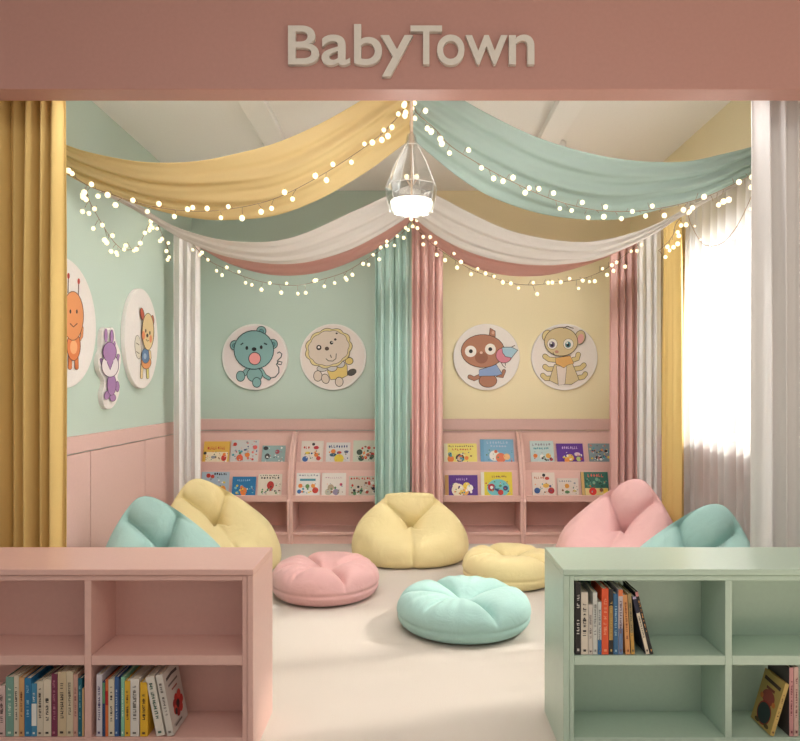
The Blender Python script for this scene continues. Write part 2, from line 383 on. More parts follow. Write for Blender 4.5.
string_lights([(411.5, 219, 5.38), (417, 229, 5.4), (425, 238, 5.4), (438, 248.5, 5.4), (453, 258.5, 5.4), (472, 270, 5.4), (490, 276.5, 5.4), (510, 283, 5.4), (533, 285, 5.4), (555, 282.5, 5.4), (576, 280, 5.4), (588, 277, 5.4), (604, 270, 5.4), (614, 263, 5.4), (625, 255, 5.4), (638, 245, 5.4)], 38, 'string of warm bulbs under the pink drape by the yellow wall', 4, jit=0.048)
def xk(px, py, x): return (px, py, F * x / (px - VX))
string_lights([(85, 187, 3.74), xk(89, 200, -1.86), xk(98, 217, -1.9), xk(107, 232, -1.93), xk(116, 244, -1.94), xk(125, 250, -1.94), xk(138, 247, -1.94), xk(143, 237, -1.94), xk(150, 223, -1.94), xk(156, 221, -1.93), xk(162.5, 235, -1.94), xk(168, 249, -1.94), xk(171, 261, -1.94)], 32, 'looping string of warm bulbs hanging on the left green wall', 5, jit=0.05)
string_lights([(686, 204, 4.14), xk(681, 216, 1.66), xk(675, 226, 1.68), xk(674, 233, 1.69), xk(669, 241, 1.70), xk(663, 247, 1.71), xk(658, 251, 1.71)], 11, 'short string of warm bulbs hanging before the mustard window curtain', 6, jit=0.03)
string_lights([(688, 208, 4.10), xk(690, 222, 1.72), xk(701, 242, 1.74), xk(711, 246, 1.75), xk(723.6, 242, 1.75), xk(737, 226, 1.75), xk(749, 202, 1.75), xk(756, 184, 1.75)], 9, 'thin drooping wire with tiny bulbs in front of the sheer window curtain', 7, rb=0.007, jit=0.012)

# ================================================================== pendant lamp
PX, PY = 0.0, 3.52
pl = thing('pendant_lamp', (PX, PY, 2.25), 'faceted clear glass pendant lamp glowing white at its bottom', 'pendant lamp')
b = MB(); b.tube([(PX, PY, 3.1), (PX, PY, 2.66)], 0.009, 10); b.lathe([(0.05, CZ), (0.05, CZ - 0.03), (0.012, CZ - 0.045)], 24, PX, PY); b.build('stem', BRASS, pl)
b = MB(); b.lathe([(0.010, 2.665), (0.013, 2.655), (0.014, 2.60), (0.008, 2.585)], 16, PX, PY); b.tube([(PX, PY, 2.6), (PX, PY, 2.34)], 0.005, 8)
for s_ in (-1, 1): b.tube([(PX, PY, 2.385), (PX + s_ * 0.012, PY, 2.40), (PX + s_ * 0.026, PY - 0.005, 2.425)], 0.004, 6)
b.build('socket', BRASS, pl)
b = MB(); b.lathe([(0.022, 2.655), (0.034, 2.60), (0.09, 2.50), (0.138, 2.385), (0.128, 2.325), (0.112, 2.262), (0.09, 2.25)], 7, PX, PY, smooth=False, cap=False, rot=0.3); b.build('glass_shade', GLASS, pl, solid=0.004)
GP = [(0.022, 2.655), (0.034, 2.60), (0.09, 2.50), (0.138, 2.385), (0.128, 2.325), (0.112, 2.262), (0.09, 2.25)]
def gpt(i, k):
    w = 2 * PI * k / 7 + 0.3; r = GP[i][0] + 0.001; return (PX + r * math.cos(w), PY + r * math.sin(w), GP[i][1])
b = MB()
for k in range(7):
    b.tube([gpt(i, k) for i in range(1, 6)], 0.0022, 5)
    b.tube([gpt(3, k), gpt(3, k + 1)], 0.0016, 5)
    b.tube([gpt(1, k), gpt(1, k + 1)], 0.0016, 5)
b.build('glass_edges', EDGE, pl)
b = MB(); b.lathe([(0.0, 2.312), (0.108, 2.312), (0.111, 2.305), (0.102, 2.268), (0.084, 2.257), (0.0, 2.257)], 28, PX, PY, cap=False); b.build('diffuser', GLOW, pl)
for s_ in (-1, 1):
    b = MB(); b.ball((PX + s_ * 0.026, PY - 0.005, 2.437), 0.013); b.build('bulb', BULB, pl)

# ================================================================== curtains
def curtain(p0, p1, z0, z1, folds, amp, m, label, seed, group, nm='curtain', top=0.75, sharp=0.0, solid=0.003):
    rnd = random.Random(seed); p0 = Vector((p0[0], p0[1], 0)); p1 = Vector((p1[0], p1[1], 0))
    if not isinstance(z1, tuple): z1 = (z1, z1)
    d = (p1 - p0); nrm = Vector((-d.y, d.x, 0)).normalized()
    j = [rnd.uniform(-1, 1) for _ in range(8)]
    def fn(u, v):
        uu = u + 0.018 * math.sin(2 * PI * u * 1.7 + j[0] * 3) + 0.010 * math.sin(2 * PI * u * 3.3 + j[1] * 3)
        uu += 0.006 * math.sin(3 * v + j[2] * 4 + 6 * u)
        w = 2 * PI * folds * uu
        a = amp * (top + (1 - top) * smooth(1.0, 0.6, v)) * (1 + 0.3 * math.sin(2 * PI * u * 2.3 + j[3] * 3))
        o = math.sin(w) + 0.13 * math.sin(2 * w + 1.2 * j[4]) + 0.22 * math.sin(0.5 * w + j[5] * 3) * smooth(1.0, 0.4, v)
        head = 0.18 * math.sin(3 * w) * smooth(0.93, 1.0, v)
        along = 0.2 * amp * math.sin(2 * w + 0.5) * min(1, 6 * u, 6 * (1 - u))
        zt = z1[0] + (z1[1] - z1[0]) * u
        return p0 + d * u + d.normalized() * along * 0.6 + nrm * a * (o + head) + Vector((0, 0, z0 + (zt - z0) * v))
    b = MB(); b.grid(fn, int(folds * 22), 40)
    o = b.build(nm, m, origin=(p0.x, p0.y, z0), solid=solid)
    return tag(o, label, 'curtain', group)
curtain((-1.985, 3.14), (-1.61, 3.14), 0.012, 2.78, 6.3, 0.036, C_MUSTARD, 'mustard yellow curtain at the front left of the opening', 1, 'curtains')
curtain((1.575, 3.14), (1.985, 3.14), 0.012, 2.78, 5.3, 0.036, C_WHITE, 'white curtain at the front right of the opening', 2, 'curtains')
curtain((-0.303, 5.685), (-0.012, 5.685), 0.012, 2.68, 4.2, 0.03, C_TEAL, 'sage green curtain in the middle of the back wall', 3, 'curtains')
curtain((0.004, 5.685), (0.262, 5.685), 0.012, 2.68, 4.2, 0.03, C_PINK, 'pink curtain beside the sage one in the middle of the back wall', 4, 'curtains')
curtain((-1.905, 5.44), (-1.70, 5.47), 0.012, (2.62, 2.55), 3.3, 0.022, C_WHITE, 'narrow white curtain in the back left corner', 5, 'curtains')
curtain((1.655, 5.66), (1.88, 5.66), 0.012, (2.52, 2.56), 3.6, 0.032, C_PINK, 'pink curtain in the back right corner by the yellow wall', 6, 'curtains')
curtain((1.80, 5.42), (1.975, 5.38), 0.012, (2.555, 2.64), 3.3, 0.018, C_WHITE, 'narrow white curtain between the pink and mustard ones at back right', 7, 'curtains')
curtain((1.93, 5.17), (1.87, 4.76), 0.012, (2.585, 2.565), 3.4, 0.026, C_MUSTARD, 'mustard yellow curtain beside the window', 8, 'curtains')
curtain((1.915, 4.70), (1.915, 3.30), 0.012, 2.66, 13.4, 0.026, SHEER, 'sheer white curtain in front of the bright window', 9, 'curtains', nm='sheer_curtain', solid=0.0)

# ================================================================== wall boards with printed animals
DK = (52, 46, 46)
def disc_back(px, py, r_px, label, draw, cx0, cy0):
    d = YB - 0.002; c = at(px, py, d - 0.02); r = r_px * (d - 0.02) / F
    t_ = thing('wall_disc', (c.x, d, c.z - r), label, 'wall decoration', 'round animal boards')
    b = MB(); n = 56; th = 0.022
    prof = [(r, 0), (r, th - 0.004), (r - 0.004, th), (0.0, th)]
    b.grid(lambda u, v: Vector((c.x + prof[round(v * 3)][0] * math.cos(2 * PI * u), d - prof[round(v * 3)][1], c.z + prof[round(v * 3)][0] * math.sin(2 * PI * u))), n, 3, True, smooth=False)
    b.build('board', WHITE, t_)
    k = r / 308.0
    A = Art(lambda x, y: Vector((c.x + (x - cx0) * k, d - th, c.z - (y - cy0) * k)), (0, -1, 0))
    draw(A); A.mb.build('picture', None, t_)
def bear(A):
    T = (136, 176, 175); oc = (44, 66, 68)
    A.ell(370, 390, 292, 292, (238, 224, 221))
    A.line([(500, 590), (560, 575), (592, 535), (592, 490), (568, 458), (592, 430), (622, 438), (612, 462), (580, 455), (578, 425), (612, 392), (620, 362), (597, 343), (576, 356)], 10, oc)
    A.limb([(300, 515), (255, 560)], 40, T, 6, oc); A.limb([(430, 510), (462, 565), (500, 588)], 26, T, 6, oc)
    A.ell(368, 555, 68, 62, T, 7, oc=oc); A.ell(238, 568, 36, 44, T, 7, oc=oc); A.ell(388, 626, 36, 42, T, 7, oc=oc)
    for x, y in ((430, 150), (185, 282), (537, 270)): A.ell(x, y, 40, 40, T, 7, oc=oc); A.ell(x, y + 4, 20, 20, (96, 148, 150), 4, oc=oc)
    A.ell(362, 325, 180, 175, T, 8, oc=oc)
    A.ell(297, 307, 13, 18, (24, 26, 30)); A.ell(430, 300, 13, 18, (24, 26, 30)); A.ell(364, 318, 22, 18, (24, 26, 30))
    A.line([(240, 278), (264, 260)], 12, oc); A.line([(455, 262), (485, 276)], 14, oc)
    A.ell(370, 405, 52, 54, (236, 158, 156), 7, oc=oc)
def lion(A):
    A.ell(370, 390, 294, 294, (236, 224, 217))
    oc = (70, 60, 52); sk = (222, 205, 190); ye = (228, 200, 120)
    A.ell(545, 532, 40, 26, (90, 84, 78), 5, -25, oc); A.ell(520, 427, 34, 30, ye, 6, oc=oc)
    A.poly([(318, 520), (470, 440), (500, 470), (502, 560), (440, 592), (350, 598)], ye, 5, oc)
    A.ell(230, 566, 36, 46, sk, 6, oc=oc); A.ell(300, 592, 32, 42, sk, 6, -20, oc); A.ell(428, 620, 34, 40, sk, 6, oc=oc)
    A.ell(270, 498, 46, 24, (206, 200, 196), 5, oc=oc); A.ell(362, 488, 44, 34, (206, 200, 196), 5, oc=oc); A.ell(438, 455, 40, 32, (206, 200, 196), 5, oc=oc)
    def wave(rx, ry, k, ph):
        P = []
        for i in range(96):
            w = 2 * PI * i / 96; q = 1 + k * abs(math.sin(5.5 * w + ph))
            x = rx * q * math.cos(w); y = ry * q * math.sin(w); r = math.radians(-18)
            P.append((330 + x * math.cos(r) - y * math.sin(r), 308 + x * math.sin(r) + y * math.cos(r)))
        return P
    A.poly(wave(203, 166, 0.09, 0), (226, 206, 150), 5, oc)
    A.poly(wave(182, 150, 0.06, 0.6), sk, 4, oc)
    A.ell(240, 303, 24, 24, (40, 32, 30)); A.ell(240, 300, 11, 11, (240, 235, 230)); A.ell(315, 313, 20, 18, (84, 62, 50))
    A.ell(357, 258, 16, 17, (40, 32, 30)); A.ell(362, 254, 6, 6, (240, 235, 230)); A.ell(392, 228, 12, 11, (60, 48, 42)); A.ell(405, 172, 10, 8, (60, 48, 42))
    A.line([(305, 405), (328, 426), (370, 428), (398, 405), (402, 358)], 7, oc); A.line([(346, 370), (358, 398)], 8, oc)
def monkey(A):
    A.ell(370, 390, 294, 294, (238, 231, 224))
    br = (178, 124, 98); oc = (74, 56, 48)
    A.limb([(300, 572), (255, 592), (215, 575)], 34, br, 5, oc); A.limb([(470, 560), (515, 570), (532, 520)], 26, br, 5, oc)
    A.ell(382, 610, 80, 58, br, 6, oc=oc)
    A.poly([(302, 512), (460, 462), (512, 545), (468, 562), (300, 566)], (140, 164, 204), 5, oc)
    A.poly([(395, 200), (405, 122), (448, 152), (450, 200)], br, 5, oc); A.ell(430, 165, 14, 16, (214, 170, 146))
    A.ell(335, 335, 198, 150, br, 6, oc=oc)
    A.ell(222, 338, 53, 53, (240, 234, 226)); A.ell(224, 337, 18, 18, (24, 22, 24)); A.ell(405, 318, 50, 52, (240, 234, 226)); A.ell(404, 318, 18, 18, (24, 22, 24))
    A.ell(322, 395, 60, 56, (152, 98, 74)); A.ell(320, 350, 14, 12, (226, 190, 170))
    A.line([(500, 435), (520, 470), (545, 490)], 6, oc); A.line([(540, 430), (545, 470)], 6, oc)
    A.ell(530, 375, 72, 68, (216, 134, 152), 5, oc=oc); A.poly([(515, 303), (600, 302), (657, 326), (600, 396), (545, 384), (520, 350)], (168, 202, 216), 5, oc)
    A.line([(600, 300), (632, 282)], 6, oc)
def cat(A):
    A.ell(370, 390, 294, 294, (238, 229, 221))
    tn = (214, 194, 150); oc = (92, 78, 62)
    for P in ([(285, 418), (225, 412), (188, 384)], [(262, 502), (215, 502), (188, 480)], [(240, 588), (195, 588), (168, 562)], [(450, 415), (485, 405), (495, 368)], [(470, 500), (520, 492), (548, 466)], [(500, 582), (540, 575), (560, 548)]):
        A.limb(P, 40, (218, 198, 140), 5, oc)
    A.poly([(275, 462), (228, 606), (300, 640), (430, 642), (500, 600), (440, 455)], tn, 5, oc)
    A.poly([(294, 475), (386, 480), (370, 640), (312, 654)], (228, 214, 204), 4, oc)
    A.poly([(283, 402), (420, 380), (452, 450), (400, 462), (360, 490), (322, 468), (288, 452)], (222, 170, 100), 4, oc)
    A.ell(205, 192, 40, 50, (226, 208, 150), 5, 25, oc); A.ell(510, 210, 46, 64, tn, 5, 15, oc); A.ell(516, 222, 28, 46, (232, 172, 168), 0, 15)
    A.ell(335, 250, 152, 130, tn, 6, oc=oc)
    for x, c in ((254, (110, 98, 130)), (402, (92, 138, 146))):
        A.ell(x, 270, 45, 47, (236, 230, 222), 3, oc=oc); A.ell(x - 3, 276, 27, 29, c); A.ell(x - 3, 280, 13, 15, (40, 38, 48)); A.ell(x - 12, 262, 8, 8, (250, 250, 250))
    A.ell(294, 343, 18, 14, (196, 140, 122)); A.line([(258, 346), (270, 368)], 6, oc)
    A.line([(355, 126), (392, 106), (420, 118), (450, 126)], 7, oc)
disc_back(255, 357, 33.2, 'round board with a teal bear cub, left half of green wall', bear, 370, 390)
disc_back(333, 357, 33.2, 'round board with a pale curly lion cub, right half of green wall', lion, 370, 390)
disc_back(486.5, 357, 33.2, 'round board with a brown monkey holding a pink bird, on yellow wall', monkey, 370, 390)
disc_back(564.5, 357, 33.2, 'round board with a tan six-armed cat, on yellow wall', cat, 370, 390)

def lw(x, y):   # a point of the left wall from the enlarged crop
    return on_side(60 + x / 4.629, 250 + y / 4.631, -XW + 0.03)
def side_disc(cy, cz, r, label, draw, sq=1.0):
    x0 = -XW + 0.002; th = 0.028
    t_ = thing('wall_disc', (x0, cy, cz - r), label, 'wall decoration', 'round animal boards')
    prof = [(r, 0), (r, th - 0.004), (r - 0.004, th), (0.0, th)]
    b = MB(); b.grid(lambda u, v: Vector((x0 + prof[round(v * 3)][1], cy + sq * prof[round(v * 3)][0] * math.cos(2 * PI * u), cz + prof[round(v * 3)][0] * math.sin(2 * PI * u))), 56, 3, True, smooth=False)
    b.build('board', WHITE, t_)
    A = Art(lw, (1, 0, 0)); draw(A); A.mb.build('picture', None, t_)
def bug(A):
    o_ = (228, 152, 98); oc = (92, 52, 40)
    A.line([(84, 215), (86, 150)], 4, oc); A.ell(86, 145, 6, 14, (196, 70, 54)); A.line([(36, 200), (38, 125)], 4, oc); A.ell(38, 120, 6, 14, (196, 70, 54))
    A.limb([(45, 480), (44, 545)], 16, (222, 128, 74), 2, oc); A.limb([(72, 480), (74, 545)], 16, (222, 128, 74), 2, oc); A.limb([(84, 420), (96, 400), (98, 360)], 10, o_, 2, oc)
    A.ell(58, 445, 30, 66, (222, 128, 74), 3, oc=oc); A.ell(58, 450, 17, 32, (238, 178, 128))
    A.ell(54, 305, 48, 112, o_, 3, oc=oc)
    A.ell(42, 285, 4, 10, (36, 28, 26)); A.ell(72, 285, 4, 10, (36, 28, 26)); A.line([(40, 340), (56, 356), (74, 340)], 5, oc)
def pup(A):
    oc = (86, 64, 48); cr = (230, 204, 152)
    A.ell(361, 450, 14, 54, (222, 214, 196), 2, -4, oc); A.line([(352, 430), (366, 440)], 3, oc); A.line([(352, 470), (366, 480)], 3, oc)
    A.limb([(378, 530), (376, 590)], 10, cr, 2, oc); A.limb([(402, 535), (404, 590)], 10, (214, 206, 130), 2, oc)
    A.ell(396, 520, 22, 30, (222, 150, 92), 2, oc=oc); A.ell(393, 490, 18, 34, (94, 126, 164), 2, oc=oc); A.ell(390, 492, 7, 14, (160, 184, 204)); A.limb([(411, 470), (414, 500)], 8, cr, 2, oc)
    A.ell(376, 297, 8, 28, (186, 86, 62), 2, -8, oc); A.ell(421, 335, 8, 32, (196, 112, 76), 2, 4, oc)
    A.ell(402, 378, 26, 84, cr, 3, oc=oc)
    A.ell(381, 395, 7, 20, (230, 142, 96)); A.ell(414, 412, 6, 18, (230, 142, 96)); A.ell(391, 374, 3, 9, (40, 30, 28)); A.ell(410, 384, 3, 9, (40, 30, 28)); A.ell(398, 396, 5, 9, (70, 50, 42)); A.line([(392, 414), (399, 422), (406, 418)], 3, oc)
def rabbit(A):
    oc = (78, 54, 86); pu = (174, 132, 182)
    A.limb([(190, 508), (196, 530)], 10, pu, 2, oc); A.limb([(268, 488), (260, 525)], 10, pu, 2, oc)
    A.ell(210, 396, 7, 30, pu, 2, oc=oc); A.ell(237, 400, 7, 30, pu, 2, oc=oc); A.ell(249, 435, 4, 12, pu, 1, oc=oc)
    A.ell(262, 632, 8, 24, pu, 2, oc=oc); A.ell(214, 672, 12, 20, pu, 2, 15, oc); A.ell(240, 684, 13, 16, pu, 2, oc=oc)
    A.ell(234, 622, 20, 50, pu, 2, oc=oc)
    A.ell(227, 535, 38, 52, (236, 228, 230), 3, oc=oc)
    A.ell(224, 472, 30, 44, pu, 3, oc=oc); A.poly([(196, 478), (212, 520), (226, 555), (240, 515), (254, 478), (224, 470)], pu)
    A.line([(212, 520), (226, 556), (240, 516)], 3, oc)
disc3 = on_side(142.3, 338.7, -XW + 0.03); disc1 = on_side(66, 323, -XW + 0.03)
side_disc(disc1.y, disc1.z, 0.372, 'round board with an orange bug, half behind the mustard front curtain', bug)
side_disc(disc3.y, disc3.z, 0.365, 'round board with a cream puppy wearing a blue vest, on left wall', pup, 0.84)
sil = [(198, 372), (210, 358), (225, 366), (240, 358), (252, 376), (258, 420), (276, 465), (282, 510), (274, 560), (266, 590), (276, 620), (274, 660), (262, 700), (240, 732), (216, 734), (200, 708), (196, 660), (206, 610), (184, 560), (177, 515), (182, 485), (192, 462), (193, 410)]
cpos = lw(228, 735)
t_ = thing('wall_cutout', (-XW + 0.002, cpos.y, cpos.z), 'white cut-out board with a purple rabbit between two round boards', 'wall decoration')
b = MB(); n = len(sil)
Q = [lw(*spline(sil + [sil[0]], i / 92)) for i in range(92)]
for x in (-XW + 0.002, -XW + 0.03): b.v += [(x, q.y, q.z) for q in Q]
k = len(Q); b.face(range(k)); b.face(range(2 * k - 1, k - 1, -1))
for i in range(k): b.face((i, (i + 1) % k, k + (i + 1) % k, k + i))
b.build('board', WHITE, t_)
A = Art(lw, (1, 0, 0)); rabbit(A); A.mb.build('picture', None, t_)

# ================================================================== display racks on the back wall
def rack(x0, x1, label):
    yb = YB - 0.026; yf = 5.84
    t_ = thing('book_rack', ((x0 + x1) / 2, yf, 0), label, 'book display rack', 'pink display racks')
    prof = [(yb, 0.0), (yb, 0.945), (yb - 0.05, 0.945)]
    for i in range(1, 15):
        w = i / 14 * PI / 2
        prof.append((yb - 0.05 - 0.272 * math.sin(w) ** 1.25, 0.945 - 0.56 * (1 - math.cos(w)) ** 0.85))
    prof += [(yf, 0.36), (yf, 0.0)]
    for a in (x0, x1 - 0.026):
        b = MB(); b.prism_x(prof, a + 0.001, a + 0.025); b.build('side_panel', PINK, t_, bevel=0.003)
    i0, i1 = x0 + 0.026, x1 - 0.026
    b = MB(); b.box(i0, i1, yb - 0.012, yb, 0.05, 0.94); b.build('back_panel', PINK, t_)
    b = MB(); b.prism_x([(6.02, 0.655), (6.032, 0.655), (6.148, 0.935), (6.136, 0.935)], i0, i1); b.build('tilted_board', PINK, t_)
    b = MB(); b.box(i0, i1, 5.985, 6.03, 0.64, 0.655); b.box(i0, i1, 5.972, 5.985, 0.585, 0.693); b.build('upper_ledge', PINK, t_, bevel=0.003)
    b = MB(); b.prism_x([(5.912, 0.41), (5.924, 0.41), (5.990, 0.64), (5.978, 0.64)], i0, i1); b.build('tilted_board', PINK, t_)
    b = MB(); b.box(i0, i1, yf + 0.016, yb - 0.014, 0.375, 0.408); b.box(i0, i1, yf + 0.004, yf + 0.016, 0.362, 0.418); b.build('shelf', PINK, t_, bevel=0.003)
    b = MB(); b.box(i0, i1, yf + 0.004, yb - 0.014, 0.075, 0.1); b.build('bottom_shelf', PINK, t_, bevel=0.003)
    b = MB(); b.box(i0, i1, yf + 0.02, yf + 0.036, 0.0, 0.075); b.build('kickboard', PINK, t_)
rack(-1.975, -1.045, 'pink display rack at the far left behind the yellow beanbag')
rack(-1.045, -0.095, 'pink display rack beside the sage curtain')
rack(0.01, 0.962, 'pink display rack beside the pink middle curtain')
rack(0.962, 1.925, 'pink display rack at the far right behind the pink beanbag')

def display_book(px0, px1, py0, row, bg, label, draw, spine=None):
    """row 0 = upper ledge, 1 = lower shelf"""
    if row == 0: y, z, tilt = 6.008, 0.656, 0.39
    else: y, z, tilt = 5.902, 0.409, 0.27
    sc = F / (y + 0.03)
    x0 = (px0 - VX) / sc; x1 = (px1 - VX) / sc; w = x1 - x0
    ztop = EYE + (VY - py0) / (F / (y + 0.07)); h = (ztop - z) / math.cos(tilt)
    th = 0.010
    t_ = thing('picture_book', ((x0 + x1) / 2, y, z + 0.001), label, 'picture book', 'picture books on the display racks', rot=(-tilt, 0, 0), local=True)
    cm = colour(bg); hw = w / 2
    b = MB(); b.box(-hw, hw, -th, -th + 0.0018, 0, h); b.box(-hw, hw, -0.0018, 0, 0, h); b.box(-hw, -hw + 0.002, -th + 0.0018, -0.0018, 0, h); b.build('cover', cm, t_)
    b = MB(); b.box(-hw + 0.0022, hw - 0.003, -th + 0.002, -0.002, 0.002, h - 0.003); b.build('pages', PAGES, t_)
    A = Art(lambda u, v: Vector((-hw + u * w, -th, v * h)), (0, -1, 0), lift=0.0003, step=0.00012)
    if spine: A.rect(0.0, 0.0, 0.11, 1.0, spine)
    draw(A, w / h)
    sd = int(px0 * 7 + row * 13)
    blobs(A, w / h, sd, 16, [RED, GRN, NAV, WHT, BRN, ORG, GRY, TEA, BLK], 0.14, 0.97, 0.02, 0.6, 0.010, 0.026)
    A.mb.build('cover_picture', None, t_)
def title(A, y, x0, x1, hh, c, seed, n=8):
    r = random.Random(seed); x = x0; stp = (x1 - x0) / n
    for i in range(n):
        dy = r.uniform(-0.012, 0.012); k = r.uniform(0.5, 0.85)
        if r.random() < 0.45: A.rect(x, y + dy, x + stp * k, y + hh * 0.28 + dy, c); A.rect(x, y + dy, x + stp * 0.25, y + hh + dy, c)
        else: A.ell(x + stp * 0.4, y + hh / 2 + dy, stp * k * 0.5, hh / 2, c, n=8)
        x += stp
def blobs(A, ar, seed, n, pal, x0=0.06, x1=0.94, y0=0.05, y1=0.45, r0=0.03, r1=0.09):
    r = random.Random(seed)
    for i in range(n):
        q = r.uniform(r0, r1); A.ell(r.uniform(x0 + q, x1 - q), r.uniform(y0 + q, max(y1 - q, y0 + q + 0.01)), q, q * ar * r.uniform(0.7, 1.2), r.choice(pal), n=12, rot=0)
def cv(bgless, *ops):
    def draw(A, ar):
        for o in ops:
            if o[0] == 't': title(A, *o[1:])
            elif o[0] == 'b': blobs(A, ar, *o[1:])
            elif o[0] == 'e': A.ell(o[1], o[2], o[3], o[3] * ar * (o[5] if len(o) > 5 else 1), o[4], n=18)
            elif o[0] == 'r': A.rect(*o[1:])
    return draw
RED, ORG, GRN, NAV, CRM, BLK, TEA, SKY, PUR, YEL, GRY, PNK, WHT, BRN = (196, 60, 48), (228, 130, 56), (92, 140, 92), (52, 70, 120), (240, 226, 196), (42, 40, 44), (84, 160, 172), (140, 186, 216), (106, 66, 150), (236, 206, 76), (150, 152, 158), (226, 150, 160), (240, 238, 232), (132, 88, 60)
mix = [RED, ORG, GRN, NAV, TEA, BRN, YEL]
DB = display_book
DB(203, 229, 442, 0, (226, 182, 80), 'yellow picture book with cream meadow and red figure, top row far left', cv(0, ('r', 0.12, 0.1, 0.95, 0.55, CRM), ('t', 0.66, 0.15, 0.85, 0.12, RED, 1, 9), ('e', 0.08, 0.5, 0.06, BLK), ('e', 0.82, 0.3, 0.1, RED, 1.3), ('e', 0.82, 0.45, 0.06, ORG), ('e', 0.42, 0.33, 0.1, GRY, 0.6), ('b', 2, 8, [BLK, GRN, BRN], 0.1, 0.9, 0.2, 0.5, 0.015, 0.03)))
DB(230.5, 258, 440.6, 0, (206, 206, 204), 'pale picture book covered in small red and grey flowers, top row', cv(0, ('b', 3, 34, [RED, GRN, GRY, NAV, (226, 120, 110), TEA], 0.03, 0.97, 0.15, 0.98, 0.015, 0.05), ('e', 0.35, 0.28, 0.12, (222, 96, 60)), ('e', 0.62, 0.4, 0.09, ORG), ('e', 0.14, 0.82, 0.07, RED), ('e', 0.88, 0.7, 0.08, (222, 96, 90))))
DB(262, 285, 446, 0, (146, 172, 172), 'small grey-teal picture book with dark animals at rack divider, top row', cv(0, ('e', 0.15, 0.86, 0.11, BLK, 0.8), ('e', 0.24, 0.45, 0.11, BLK, 1.2), ('e', 0.66, 0.68, 0.1, (170, 70, 80)), ('b', 4, 18, [BLK, GRY, WHT, TEA], 0.03, 0.97, 0.15, 0.95, 0.02, 0.05)))
DB(201.5, 229, 472, 1, (172, 192, 206), 'light blue picture book with orange animals and green bush, lower row', cv(0, ('t', 0.86, 0.45, 0.95, 0.1, BLK, 5, 6), ('e', 0.25, 0.84, 0.08, RED), ('e', 0.4, 0.8, 0.07, RED), ('e', 0.16, 0.44, 0.13, GRN), ('e', 0.5, 0.18, 0.14, ORG), ('e', 0.8, 0.2, 0.12, (236, 150, 60), 1.5), ('b', 6, 14, [WHT, YEL, GRN, GRY], 0.1, 0.95, 0.3, 0.8, 0.015, 0.04)))
DB(232.7, 256, 476.5, 1, (34, 118, 172), 'bright blue picture book with an orange fox, lower row', cv(0, ('t', 0.76, 0.2, 0.78, 0.1, (150, 190, 220), 7, 7), ('e', 0.5, 0.2, 0.14, ORG, 1.3), ('e', 0.42, 0.42, 0.08, ORG), ('b', 8, 12, [(120, 190, 210), CRM, NAV, YEL], 0.05, 0.95, 0.05, 0.62, 0.02, 0.06)))
DB(258.5, 282, 474, 1, (222, 212, 196), 'cream picture book with one big red balloon shape, lower row', cv(0, ('t', 0.9, 0.08, 0.9, 0.05, BLK, 9, 9), ('t', 0.77, 0.1, 0.92, 0.09, BLK, 10, 7), ('e', 0.53, 0.46, 0.15, (176, 44, 40), 1.2), ('r', 0.5, 0.2, 0.6, 0.4, (176, 44, 40)), ('b', 11, 14, [GRN, BLK, RED, GRY], 0.05, 0.95, 0.05, 0.45, 0.02, 0.05)))
DB(301, 323, 441.5, 0, (226, 216, 206), 'cream picture book with scattered toys, first left of second rack, top row', cv(0, ('t', 0.68, 0.1, 0.4, 0.1, RED, 12, 3), ('e', 0.55, 0.86, 0.07, BLK), ('e', 0.68, 0.72, 0.12, (190, 50, 60), 0.7), ('e', 0.3, 0.5, 0.12, YEL, 0.5), ('e', 0.2, 0.25, 0.13, (56, 96, 160)), ('e', 0.7, 0.42, 0.1, ORG), ('e', 0.8, 0.28, 0.1, RED), ('b', 13, 8, mix, 0.05, 0.95, 0.2, 0.6, 0.02, 0.05)))
DB(326, 350, 443, 0, (220, 216, 214), 'white picture book with a yellow dome and dark lettering, top row', cv(0, ('t', 0.76, 0.1, 0.92, 0.12, NAV, 14, 8), ('e', 0.3, 0.6, 0.1, ORG), ('e', 0.3, 0.45, 0.15, (50, 90, 110), 0.5), ('e', 0.55, 0.28, 0.2, (232, 204, 60)), ('e', 0.55, 0.55, 0.1, RED, 0.6), ('e', 0.85, 0.58, 0.1, (80, 90, 130), 0.6), ('b', 15, 6, mix, 0.1, 0.9, 0.4, 0.65, 0.02, 0.04)))
DB(353, 378, 441, 0, (200, 204, 186), 'pale green picture book with dark bushes next to sage curtain, top row', cv(0, ('e', 0.26, 0.52, 0.12, (54, 70, 56)), ('e', 0.33, 0.28, 0.12, (54, 84, 60)), ('b', 16, 22, [RED, BRN, (54, 84, 60), ORG, GRN], 0.3, 0.97, 0.2, 0.8, 0.02, 0.08)))
DB(296.5, 320, 473, 1, (224, 222, 218), 'white picture book with a teal title band and round faces, lower row', cv(0, ('t', 0.86, 0.1, 0.95, 0.07, GRY, 17, 7), ('r', 0.15, 0.64, 0.82, 0.74, (64, 140, 156)), ('e', 0.18, 0.42, 0.09, ORG), ('e', 0.48, 0.4, 0.09, (100, 140, 80)), ('e', 0.72, 0.42, 0.09, (226, 150, 70)), ('e', 0.82, 0.22, 0.13, RED), ('e', 0.14, 0.16, 0.09, (56, 110, 170)), ('b', 18, 8, mix, 0.1, 0.9, 0.03, 0.4, 0.02, 0.05)))
